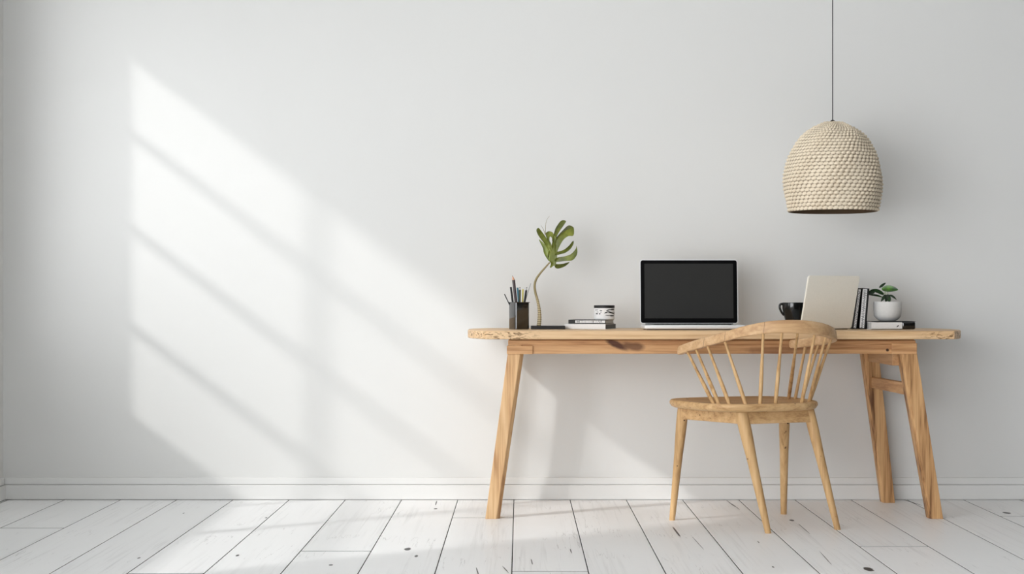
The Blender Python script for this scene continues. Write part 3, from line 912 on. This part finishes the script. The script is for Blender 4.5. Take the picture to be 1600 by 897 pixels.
def pen(name, top, r, mat, label, cat, bottom=(811, 0), cone=None, capt=None, dd=0.0, group='pens and pencils in the black cup'):
    """rod standing in the cup: top pixel, running down inside"""
    d = 6.62 + dd
    p1 = at(top[0], top[1], d); p0_ = atz(bottom[0], TZ + .0075, 6.62 + bottom[1])
    if cone is None and capt is None:
        bm = bmesh.new(); frustum(bm, p0_, p1, r, r * .9, 10)
        return solo(name, bm, mat, p0_, label, cat, group, True)
    t = thing(name, p0_, label, cat, group)
    bm = bmesh.new(); ax = (p1 - p0_).normalized()
    if cone:
        tip = at(cone[0], cone[1], d)
        frustum(bm, p0_, p1, r, r, 6); mkobj('barrel', bm, mat, t)
        mid = p1.lerp(tip, .78)
        bm = bmesh.new(); frustum(bm, p1, mid, r * .98, r * .26, 12); mkobj('sharpened_wood', bm, M['p_wood'], t, True)
        bm = bmesh.new(); frustum(bm, mid, tip, r * .26, r * .03, 8); mkobj('lead', bm, M['ink'], t, True)
    else:
        frustum(bm, p0_, p1, r, r, 14); mkobj('barrel', bm, mat, t, True)
        q = p1 + ax * capt
        bm = bmesh.new(); frustum(bm, p1, p1.lerp(q, .55), r * .45, r * .4, 10)
        bmesh.ops.create_uvsphere(bm, u_segments=12, v_segments=8, radius=r * .62, matrix=Matrix.Translation(q)); mkobj('push_button', bm, M['p_grey'], t, True)
    return t
pen('pencil', (802.4, 437.5), .0062, M['p_maroon'], 'thick dark maroon pencil, sharpened end up, tallest in the black cup', 'pencil', (810, .006), cone=(800.6, 430.5), dd=-.004)
pen('marker_pen', (798.2, 448.5), .0046, M['black_matte'], 'black flat-ended marker leaning just left of the maroon pencil', 'pen', (806, -.008), dd=-.012)
pen('fineliner_pen', (788.2, 459.5), .0022, M['black_matte'], 'thin black pen leaning furthest left out of the cup', 'pen', (813, .004), dd=.006)
pen('highlighter_pen', (808.6, 449.5), .0042, M['p_teal'], 'teal blue pen standing right of the maroon pencil', 'pen', (813, .014), dd=.010)
pen('ballpoint_pen', (812.2, 453), .0044, M['p_olive'], 'dark olive ballpoint with push button, mid cup', 'pen', (811, -.010), capt=.009, dd=-.010)
pen('highlighter_pen', (817.0, 452), .0034, M['p_yellow'], 'yellow pen between the two push button pens', 'pen', (816, .008), dd=.008)
pen('ballpoint_pen', (822.3, 453.5), .0042, M['black_matte'], 'black ballpoint with grey push button, leaning right in the cup', 'pen', (814, -.004), capt=.010, dd=-.004)
pen('paintbrush', (829.2, 443), .0015, M['p_grey'], 'thin grey stick leaning furthest right out of the cup', 'brush', (808, .012), dd=.012)

# --- slim black notebook under the stem
nb = rot_frame(856, 6.625, TZ, 0)
bm = bmesh.new()
xA, xB = px_x(829.5, 6.60), px_x(883, 6.60)
boxr(bm, xA, xB, 6.60 - CD, 6.675 - CD, TZ, TZ + .0145, bevel=.0015)
tray = solo('notebook', bm, M['black_matte'], (0.08, 6.64 - CD, TZ), 'slim black notebook lying flat under the curved leaf stem', 'notebook')
tray.location = tray.location

# --- monstera leaf on a curved ringed stem
ZT = TZ + .0145
stem_px = [(842.5, 6.62, None), ]
sd = 6.635
base = Vector((px_x(842, sd), sd - CD, ZT))
mon = thing('monstera_leaf', base, 'single split green leaf on a curved ringed stem, standing on the slim black notebook', 'plant')
sp = [(base.x, base.y, ZT - .0, .0088)]
for px, py, r in ((843, 498, .0082), (842.5, 484, .0066), (840, 470, .0056), (836.5, 457, .0050), (835.3, 446, .0048), (838, 436, .0046),
                  (845, 426, .0042), (852, 418, .0036), (859, 410, .0030)):
    p = at(px, py, sd); sp.append((p.x, p.y, p.z, r))
S = spline(sp, 8)
bm = bmesh.new(); tube(bm, [s[:3] for s in S], [s[3] * (1 + (.10 * math.sin(s[2] * 2 * PI / .0075) if s[2] < .88 else 0)) for s in S], 14)
mkobj('stem', bm, M['stem'], mon, True, 80)

def zpx(x, y): return 820 + x / 8.97, 330 + y / 8.97
def lobe(bm, poly, dfun, th=.0012, mat=0, smooth_n=4):
    """leaf blade: smooth closed outline (crop pixels) -> thick, gently curled sheet"""
    m_ = len(poly)
    out = []
    for i in range(m_):
        P_ = [poly[(i + k) % m_] for k in (-1, 0, 1, 2)]
        sharp = len(poly[i]) > 2
        for k in range(smooth_n):
            t = k / smooth_n
            out.append(tuple(0.5 * ((2 * P_[1][c]) + (P_[2][c] - P_[0][c]) * t + (2 * P_[0][c] - 5 * P_[1][c] + 4 * P_[2][c] - P_[3][c]) * t * t +
                             (-P_[0][c] + 3 * P_[1][c] - 3 * P_[2][c] + P_[3][c]) * t ** 3) for c in (0, 1)))
    tb = bmesh.new()
    vs_ = [tb.verts.new((x, y, 0)) for x, y in out]
    tris = tessellate_polygon([[Vector((x, y, 0)) for x, y in out]])
    for t in tris:
        try: tb.faces.new([vs_[i] for i in t])
        except ValueError: pass
    for _ in range(2):
        long_ = [e for e in tb.edges if e.calc_length() > 45]
        if long_: bmesh.ops.subdivide_edges(tb, edges=long_, cuts=1); bmesh.ops.triangulate(tb, faces=tb.faces)
    bnd = {v for e in tb.edges if len(e.link_faces) == 1 for v in e.verts}
    top, bot = {}, {}
    for v in tb.verts:
        px, py = zpx(v.co.x, v.co.y)
        dd = dfun(v.co.x, v.co.y)
        top[v] = bm.verts.new(at(px, py, sd + dd)); bot[v] = bm.verts.new(at(px, py, sd + dd) + Vector((0, th, 0)))
    for f in tb.faces:
        a = bm.faces.new([top[v] for v in f.verts]); b = bm.faces.new([bot[v] for v in reversed(f.verts)])
        a.material_index = b.material_index = mat; a.smooth = b.smooth = True
    for e in tb.edges:
        if len(e.link_faces) == 1:
            a, b = e.verts
            f = bm.faces.new((top[a], top[b], bot[b], bot[a])); f.material_index = mat
    tb.free()
def curl(ax, ay, amp, off=0.0, wave=0.0):
    # distance from the leaf heart sends the lobe forward or back
    def f(x, y):
        q = ((x - 390) * ax + (y - 560) * ay) / 300
        return off + amp * q * q * math.copysign(1, q) + wave * math.sin(q * 4)
    return f
bm = bmesh.new()
lobe(bm, [(385, 420), (412, 300), (442, 220), (512, 132), (577, 138), (548, 195), (492, 275), (440, 372), (415, 470)], curl(.3, -1, .035, -.002))
lobe(bm, [(425, 395), (470, 335), (525, 275), (600, 205), (650, 205), (672, 228), (610, 270), (540, 330), (470, 420), (430, 480)], curl(.8, -.8, .05, .004))
lobe(bm, [(420, 430), (470, 360), (540, 292), (620, 246), (683, 226), (683, 338), (610, 350), (545, 398), (495, 475), (455, 562), (425, 600)], curl(.8, -.6, -.03, -.003))
lobe(bm, [(430, 585), (470, 566), (545, 542), (620, 483), (676, 415), (684, 455), (642, 528), (572, 582), (500, 603), (430, 618)], curl(1, -.2, .03, -.001))
lobe(bm, [(430, 662), (480, 645), (565, 632), (650, 600), (712, 530), (722, 488), (738, 560), (722, 628), (665, 688), (560, 700), (430, 708)], curl(1, .2, -.03, 0))
lobe(bm, [(425, 742), (470, 742), (545, 735), (628, 714), (560, 775), (462, 806), (420, 780)], curl(1, .6, .02, .001))
lobe(bm, [(400, 340), (440, 372), (456, 470), (460, 560), (452, 640), (442, 705), (430, 770), (408, 762), (372, 790), (352, 788), (366, 735), (338, 690), (325, 620),
          (335, 560), (365, 520), (385, 430)], curl(.2, .2, 0, .0005))
lobe(bm, [(290, 318), (330, 282), (385, 293), (408, 335), (402, 400), (384, 420), (380, 375), (352, 356), (346, 410), (374, 470), (372, 560), (345, 520), (312, 400)], curl(-.6, -1, .025, -.003))
mkobj('leaf_blade', bm, M['leaf'], mon)
bm = bmesh.new()
lobe(bm, [(163, 270), (190, 233), (230, 275), (285, 350), (330, 430), (352, 500), (358, 560), (335, 545), (272, 452), (195, 350)], curl(-1, -.8, -.035, .001))
lobe(bm, [(198, 398), (245, 430), (310, 500), (345, 570), (360, 640), (345, 705), (288, 630), (262, 570), (252, 515)], curl(-1, -.2, .03, .0))
mkobj('leaf_blade', bm, M['leaf_pale'], mon)
def tendril(ptsz):
    bm = bmesh.new(); q = []
    for x, y, dd in ptsz:
        px, py = zpx(x, y); q.append(tuple(at(px, py, sd + dd)))
    q = spline(q, 6); tube(bm, q, [.0013 - .0009 * i / len(q) for i in range(len(q))], 8)
    mkobj('tendril', bm, M['stem'], mon, True)
tendril([(292, 330, -.002), (290, 270, 0), (292, 200, .004), (305, 130, .008), (345, 68, .014)])
tendril([(285, 330, -.002), (265, 265, 0), (228, 200, .004)])

# --- stacked books left of the laptop, turned so the right-hand ends show
by = math.radians(-19)
def book(corner_px, d, z, w, dep, h, label, cover, page, spine=None, spine_mat=None, yaw=by, name='book', group=None, side_dark=None):
    """near corner at right; extends left and away"""
    c = atz(corner_px, z, d)
    Mx = Matrix.Translation(c) @ Matrix.Rotation(yaw, 4, 'Z')
    cen = Mx @ Vector((-w / 2, dep / 2, 0))
    t = thing(name, cen, label, 'book', group)
    bm = bmesh.new(); ct = .0018
    box(bm, None, (w, dep, ct), matrix=Mx @ Matrix.Translation((-w / 2, dep / 2, ct / 2)))
    box(bm, None, (w, dep, ct), matrix=Mx @ Matrix.Translation((-w / 2, dep / 2, h - ct / 2)))
    box(bm, None, (w, ct, h), matrix=Mx @ Matrix.Translation((-w / 2, ct / 2, h / 2)))
    mkobj('cover', bm, cover, t)
    bm = bmesh.new(); box(bm, None, (w - .004, dep - .006, h - 2 * ct), matrix=Mx @ Matrix.Translation((-w / 2, dep / 2 + .001, h / 2)))
    mkobj('pages', bm, page, t)
    return t, Mx
t1, Mx1 = book(946, 6.60, TZ, .1775, .165, .0225, 'thick white book with shade-painted page ends, at the bottom of the stack beside the laptop', M['white_paper'], M['shaded_page_ends'])
t2, Mx2 = book(946, 6.602, TZ + .0227, .160, .130, .0165, 'thin black book with white lettering on its spine, under the small printed box', M['black_matte'], M['page'])
# white lettering band on the thin book's spine
bm = bmesh.new()
box(bm, None, (.128, .0006, .0105), matrix=Mx2 @ Matrix.Translation((-.066, -.0003, .0086)))
sl2 = mkobj('spine_label', bm, M['ink_white'], t2)
bm = bmesh.new()
random.seed(3)
def strokes(bm, Mx, seq, z0, z1, y=-.0008, w=.0009):
    for kind, x in seq:
        if kind == 'I': box(bm, None, (w, .0004, z1 - z0), matrix=Mx @ Matrix.Translation((x, y, (z0 + z1) / 2)))
        elif kind in '/\\':
            L = math.hypot(.0035, z1 - z0); ang = math.atan2(.0035, z1 - z0) * (1 if kind == '/' else -1)
            box(bm, None, (w, .0004, L), matrix=Mx @ Matrix.Translation((x, y, (z0 + z1) / 2)) @ Matrix.Rotation(ang, 4, 'Y'))
        elif kind == '-': box(bm, None, (.004, .0004, w), matrix=Mx @ Matrix.Translation((x, y, z1 - w / 2)))
        elif kind == '_': box(bm, None, (.004, .0004, w), matrix=Mx @ Matrix.Translation((x, y, z0 + w / 2)))
seq = []
x = -.124
for ch in 'WMTTTIIIIIIMIIIAVR':
    if ch == 'W': seq += [('\\', x), ('/', x + .0035)]
    elif ch == 'M': seq += [('I', x - .001), ('\\', x + .0012), ('/', x + .0035), ('I', x + .0055)]
    elif ch == 'T': seq += [('I', x + .001), ('-', x + .001)]
    elif ch == 'I': seq += [('I', x + .0005)]
    elif ch == 'A': seq += [('/', x), ('\\', x + .0035)]
    elif ch == 'V': seq += [('\\', x), ('/', x + .0035)]
    elif ch == 'R': seq += [('I', x), ('-', x + .002), ('\\', x + .003)]
    x += .0062
strokes(bm, Mx2, seq, .0046, .0128)
mkobj('lettering', bm, M['ink'], sl2)

# little printed box/candle on top
zb = TZ + .0394
bx0, bx1, bd = px_x(929, 6.63), px_x(961, 6.63), 6.63
cbx = thing('candle_jar', ((bx0 + bx1) / 2, bd - CD + .04, zb), 'small white printed jar with a black lid, on top of the two books', 'jar')
jr = (bx1 - bx0) / 2; jc = Vector(((bx0 + bx1) / 2, bd - CD + jr, zb))
bm = bmesh.new(); lathe(bm, [(0, 0), (jr - .003, 0), (jr, .003), (jr, .0475), (jr - .002, .0485), (0, .0485)], jc, 64); jb = mkobj('jar_body', bm, M['white_paper'], cbx, True, 30)
bm = bmesh.new(); lathe(bm, [(0, .0485), (jr + .0005, .0485), (jr + .0008, .0495), (jr + .0008, .0585), (jr - .001, .0600), (0, .0600)], jc, 64); mkobj('lid', bm, M['black_matte'], cbx, True, 30)
def on_jar(bm, x0, z0, x1, z1, w):
    """ink stroke wrapped on the jar from (x0,z0) to (x1,z1); x is -1..1 across the front"""
    n_ = 6; prev = None
    for k in range(n_ + 1):
        t = k / n_; x = x0 + (x1 - x0) * t; z = z0 + (z1 - z0) * t; ww = w * (1 - abs(2 * t - 1) ** 3 * .6)
        a = math.asin(max(-1, min(1, x)))
        v1 = bm.verts.new(jc + Vector((math.sin(a) * (jr + .0004), -math.cos(a) * (jr + .0004), z - ww / 2)))
        v2 = bm.verts.new(jc + Vector((math.sin(a) * (jr + .0004), -math.cos(a) * (jr + .0004), z + ww / 2)))
        if prev: bm.faces.new((prev[0], v1, v2, prev[1]))
        prev = (v1, v2)
bm = bmesh.new()
for s_ in ((.15, .037, .55, .0425, .004), (.5, .0415, .95, .0425, .005), (-.05, .027, .4, .034, .004), (.3, .033, .7, .029, .0055), (.6, .029, .93, .026, .005),
           (.05, .0185, .5, .0165, .003), (.45, .0165, .93, .016, .0045), (.9, .022, .96, .030, .009), (.68, .016, .72, .009, .003),
           (-.92, .040, -.62, .0405, .0022), (-.5, .0385, -.25, .037, .0025), (-.85, .025, -.65, .024, .0045), (-.78, .031, -.6, .032, .002), (-.55, .0245, -.42, .024, .005),
           (-.45, .031, -.3, .031, .002)):
    on_jar(bm, *s_)
bmesh.ops.solidify(bm, geom=bm.faces[:], thickness=.0002)
mkobj('printed_pattern', bm, M['ink'], jb)

# --- two upright notebooks leaning right
def upright(px0, px1, toppx, d, dep, topy, label, group, cover, label_w, text_rows):
    b0, b1 = px_x(px0, d), px_x(px1, d)
    lean = math.atan2(px_x(toppx, d) - b0, (CAMH + (VY - topy) / (F / d)) - TZ)
    h = ((CAMH + (VY - topy) / (F / d)) - TZ) / math.cos(lean) - (b1 - b0) * math.sin(lean)
    w = (b1 - b0) * math.cos(lean)
    # pivot on its lower right corner when leaning right
    Mx = Matrix.Translation((b1, d - CD, TZ)) @ Matrix.Rotation(lean, 4, 'Y')
    t = thing('notebook', ((b0 + b1) / 2, d - CD + dep / 2, TZ), label, 'notebook', group)
    ct = .0022
    bm = bmesh.new()
    box(bm, None, (ct, dep, h), matrix=Mx @ Matrix.Translation((-ct / 2, dep / 2, h / 2)))
    box(bm, None, (ct, dep, h), matrix=Mx @ Matrix.Translation((-w + ct / 2, dep / 2, h / 2)))
    box(bm, None, (w, ct, h), matrix=Mx @ Matrix.Translation((-w / 2, ct / 2, h / 2)))
    mkobj('cover', bm, cover, t)
    bm = bmesh.new(); box(bm, None, (w - 2 * ct - .0006, dep - .008, h - .005), matrix=Mx @ Matrix.Translation((-w / 2, dep / 2, h / 2)))
    mkobj('pages', bm, M['page'], t)
    # white spine label(s) with strokes of lettering running up the spine
    bm = bmesh.new(); bi = bmesh.new()
    for (xa, xb3, style) in label_w:
        box(bm, None, ((xb3 - xa) * w, .0006, h * .955), matrix=Mx @ Matrix.Translation((-w + (xa + xb3) / 2 * w, -.0003, h / 2)))
        z = .006; cx_ = -w + (xa + xb3) / 2 * w; cw = (xb3 - xa) * w
        k = 0
        while z < h * .95:
            if style == 'bold':
                L_ = cw * .9
                box(bi, None, (L_, .0004, .0015), matrix=Mx @ Matrix.Translation((cx_, -.0008, z)) @ Matrix.Rotation(.5 if k % 3 else -.45, 4, 'Y'))
                if k % 4 == 1: box(bi, None, (.0016, .0004, .006), matrix=Mx @ Matrix.Translation((cx_ + cw * .25, -.0008, z + .002)))
                z += .0068
            elif style == 'small':
                L_ = cw * (.35 + .3 * random.random())
                box(bi, None, (L_, .0004, .0018), matrix=Mx @ Matrix.Translation((cx_ + cw * (.12 if k % 2 else -.05), -.0008, z)))
                if k % 3 == 0: box(bi, None, (.0013, .0004, .005), matrix=Mx @ Matrix.Translation((cx_, -.0008, z + .001)))
                z += .0046
            else: break
            k += 1
    sl = mkobj('spine_label', bm, M['ink_white'], t)
    mkobj('lettering', bi, M['ink'], sl)
    return t
upright(1332.6, 1338.8, 1340.8, 6.63, .13, 450.5, 'upright black notebook with bold slanted lettering, leaning next to the turned laptop', None, M['black_matte'], [(.14, .72, 'bold')], 0)
upright(1342.2, 1353.2, 1347.6, 6.63, .135, 450, 'upright black and white notebook with small lettering, touching the lying white book', None, M['black_matte'], [(.06, .70, 'small')], 0)

# --- lying white book with black spine end, carries the pot
d0 = 6.60
x0, x1 = px_x(1357.5, d0), px_x(1430.5, d0)
zz = .0315
t = thing('book', ((x0 + x1) / 2, d0 - CD + .075, TZ), 'white book with black rounded end, lying flat under the plant pot', 'book')
bm = bmesh.new()
xs = x0 + (x1 - x0) * .715
boxr(bm, x0, xs, d0 - CD, d0 - CD + .15, TZ, TZ + .0022); boxr(bm, x0, xs, d0 - CD, d0 - CD + .15, TZ + zz - .0022, TZ + zz)
boxr(bm, x0 + .011, xs, d0 - CD, d0 - CD + .0022, TZ, TZ + zz)
mkobj('cover', bm, M['white_paper'], t)
bm = bmesh.new(); boxr(bm, x0 + .001, xs, d0 - CD + .003, d0 - CD + .147, TZ + .0024, TZ + zz - .0024); mkobj('pages', bm, M['page'], t)
bm = bmesh.new(); boxr(bm, xs, x1, d0 - CD - .0006, d0 - CD + .1505, TZ + .0001, TZ + zz + .0004, bevel=.006, segs=3); mkobj('black_band', bm, M['black'], t, True)
bm = bmesh.new(); boxr(bm, x0 - .0005, x0 + .0005 + (x1 - x0), d0 - CD + .001, d0 - CD + .149, TZ + zz - .0001, TZ + zz + .0012); mkobj('top_edge', bm, M['ink'], t)
bm = bmesh.new()
box(bm, None, (.0075, .0005, .0036), matrix=Matrix.Translation((px_x(1403, d0), d0 - CD - .0004, TZ + .014)) @ Matrix.Rotation(-.45, 4, 'Y'), bevel=0)
box(bm, None, (.003, .0005, .005), matrix=Matrix.Translation((px_x(1401.7, d0), d0 - CD - .0004, TZ + .011)) @ Matrix.Rotation(.2, 4, 'Y'), bevel=0)
mkobj('emblem', bm, M['ink'], t)

# --- grey pot with a small leafy plant
pz0 = TZ + zz + .0013
pd = 6.675
pcn = Vector((px_x(1386.8, pd), pd - CD, pz0))
pot = thing('potted_plant', pcn, 'small dark-leaved plant in a round grey pot, standing on the white book', 'plant')
bm = bmesh.new()
lathe(bm, [(0, 0), (.026, 0), (.034, .002), (.045, .009), (.054, .020), (.0570, .034), (.0585, .050), (.0588, .066), (.0588, .0800), (.0580, .0815), (.0556, .0815), (.0550, .079), (.0545, .060), (.050, .03), (0, .022)], pcn, 72)
mkobj('pot', bm, M['concrete'], pot, True, 50)
bm = bmesh.new(); lathe(bm, [(0, .071), (.03, .072), (.0547, .069), (.0545, .064), (0, .064)], pcn, 40); mkobj('soil', bm, M['soil'], pot, True)

def ppx(x, y): return 1320 + x / 9.44, 430 + y / 9.44
def blade(root, tip, width, dr, dt, mat, droop=0.0, fold=.25, face=Vector((0, -1, .25)), name='leaf'):
    """one fleshy leaf, cupped, from root to tip (crop pixels + depth offsets)"""
    a = at(*ppx(*root), pd + dr); b = at(*ppx(*tip), pd + dt)
    ax = b - a; L = ax.length; t = ax.normalized()
    side = t.cross(face.normalized()); side.normalize(); up = side.cross(t).normalized()
    bm = bmesh.new(); nu, nv = 14, 8; G_ = []
    for th in (0, 1):
        rows = []
        for i in range(nu + 1):
            u = i / nu
            w = width * (math.sin(PI * min(1, u ** .8 * .97 + .02)) ** .62)
            c = a + ax * u + Vector((0, 0, 1)) * (droop * math.sin(PI * u))
            row = []
            for j in range(nv + 1):
                v = -1 + 2 * j / nv
                off = side * (v * w / 2) + up * (abs(v) ** 1.5 * w * fold * .5)
                row.append(bm.verts.new(c + off - up * (th * .0016 * (1 - v * v * .7))))
            rows.append(row)
        G_.append(rows)
    for th, rows in enumerate(G_):
        for i in range(nu):
            for j in range(nv):
                q = (rows[i][j], rows[i][j + 1], rows[i + 1][j + 1], rows[i + 1][j])
                bm.faces.new(q if th == 0 else q[::-1])
    A, B = G_
    for i in range(nu):
        bm.faces.new((A[i][0], A[i + 1][0], B[i + 1][0], B[i][0])); bm.faces.new((A[i][nv], B[i][nv], B[i + 1][nv], A[i + 1][nv]))
    for j in range(nv):
        bm.faces.new((A[0][j], B[0][j], B[0][j + 1], A[0][j + 1])); bm.faces.new((A[nu][j], A[nu][j + 1], B[nu][j + 1], B[nu][j]))
    bmesh.ops.recalc_face_normals(bm, faces=bm.faces)
    return mkobj(name, bm, mat, pot, True, 60)
blade((578, 285), (385, 218), .0170, 0, -.02, M['leaf_dark'], .004)
blade((440, 240), (335, 275), .0190, -.018, -.03, M['leaf_dark'], .001)
blade((555, 325), (345, 290), .0085, .0, -.03, M['leaf_dark'], .003)
blade((508, 185), (604, 112), .0110, .004, .02, M['leaf_dark'], 0)
blade((545, 200), (785, 215), .0290, -.004, -.035, M['leaf_lit'], .0012, face=Vector((0, -1, .35)))
blade((655, 292), (762, 362), .0095, 0, -.03, M['leaf_dark'], .003)
blade((630, 285), (660, 405), .0190, .0, -.035, M['leaf_dark'], .001)
blade((640, 290), (600, 392), .0170, .0, -.030, M['leaf_dark'], .001)
blade((605, 290), (535, 388), .0130, .0, -.030, M['leaf_dark'], .001)
for pa in ([(600, 430), (590, 340), (610, 270), (560, 205)], [(610, 430), (600, 330), (590, 260), (570, 285)],
           [(615, 430), (620, 330), (635, 260), (600, 215)], [(605, 430), (590, 350), (570, 315), (545, 325)],
           [(618, 430), (625, 340), (640, 300), (660, 295)]):
    bm = bmesh.new()
    q = [tuple(at(*ppx(x, y), pd)) for x, y in pa]; q[0] = tuple(pcn + Vector((random.uniform(-.004, .004), 0, .069)))
    tube(bm, spline(q, 5), .0011, 8); mkobj('stalk', bm, M['sstem'], pot, True)

# ================================================================= LIGHT
SKY_LO, SKY_HI, SUN = 0.75, 5.7, 1.95
w = bpy.data.worlds.new('sky'); sc.world = w; w.use_nodes = True
nt = w.node_tree; bg = nt.nodes['Background']
tc = nt.nodes.new('ShaderNodeTexCoord'); sx = nt.nodes.new('ShaderNodeSeparateXYZ'); nt.links.new(tc.outputs['Generated'], sx.inputs[0])
dt = nt.nodes.new('ShaderNodeVectorMath'); dt.operation = 'DOT_PRODUCT'
nt.links.new(tc.outputs['Generated'], dt.inputs[0]); dt.inputs[1].default_value = (-.60, -.79, .1)
mr = nt.nodes.new('ShaderNodeMapRange'); mr.inputs['From Min'].default_value = 0.62; mr.inputs['From Max'].default_value = 0.97
mr.inputs['To Min'].default_value = SKY_LO; mr.inputs['To Max'].default_value = SKY_HI; mr.interpolation_type = 'SMOOTHSTEP'
nt.links.new(dt.outputs['Value'], mr.inputs['Value'])
bg.inputs['Color'].default_value = (.98, 1.0, 1.025, 1)
nt.links.new(mr.outputs[0], bg.inputs['Strength'])

sun = bpy.data.lights.new('sun', 'SUN'); sun.energy = SUN; sun.angle = math.radians(2.6); sun.color = (1, .985, .96)
so = bpy.data.objects.new('sun', sun); COL.objects.link(so)
dirv = Vector((1.5, 1.0, -1.13)); so.rotation_euler = dirv.to_track_quat('-Z', 'Y').to_euler(); so.location = (-5, -4, 4)

# portals help the renderer find the sky through the window and the added openings
def portal(loc, size, rot):
    l = bpy.data.lights.new('portal', 'AREA'); l.shape = 'RECTANGLE'; l.size, l.size_y = size
    l.cycles.is_portal = True
    o = bpy.data.objects.new('portal', l); COL.objects.link(o); o.location = loc; o.rotation_euler = rot
portal((XL - .15, (WY0 + WY1) / 2, (WZ0 + WZ1) / 2), (WZ1 - WZ0, WY1 - WY0), (0, -PI / 2, 0))
portal((XL - .15, (OY0 + OY1) / 2, 1.25), (2.5, OY0 - OY1), (0, -PI / 2, 0))

portal(((XL + FX) / 2, Y1 - .1, 1.25), (FX - XL, 2.5), (PI / 2, 0, 0))

# ================================================================= CAMERA
cam = bpy.data.cameras.new('camera'); co = bpy.data.objects.new('camera', cam); COL.objects.link(co)
cam.sensor_fit = 'HORIZONTAL'; cam.sensor_width = 36; cam.lens = 36 * F / 1600
cam.shift_x = -(VX - 800) / 1600; cam.shift_y = (VY - 448.5) / 1600
cam.clip_start = .05; cam.clip_end = 60
co.location = (0, -CD, CAMH); co.rotation_euler = (PI / 2, 0, 0)
sc.camera = co
vs_ = sc.view_settings
sc.display_settings.display_device = 'sRGB'
vs_.view_transform = 'Standard'; vs_.look = 'None'; vs_.gamma = 1; vs_.use_curve_mapping = False
vs_.exposure = 0.56
sc.cycles.max_bounces = 8; sc.cycles.diffuse_bounces = 6
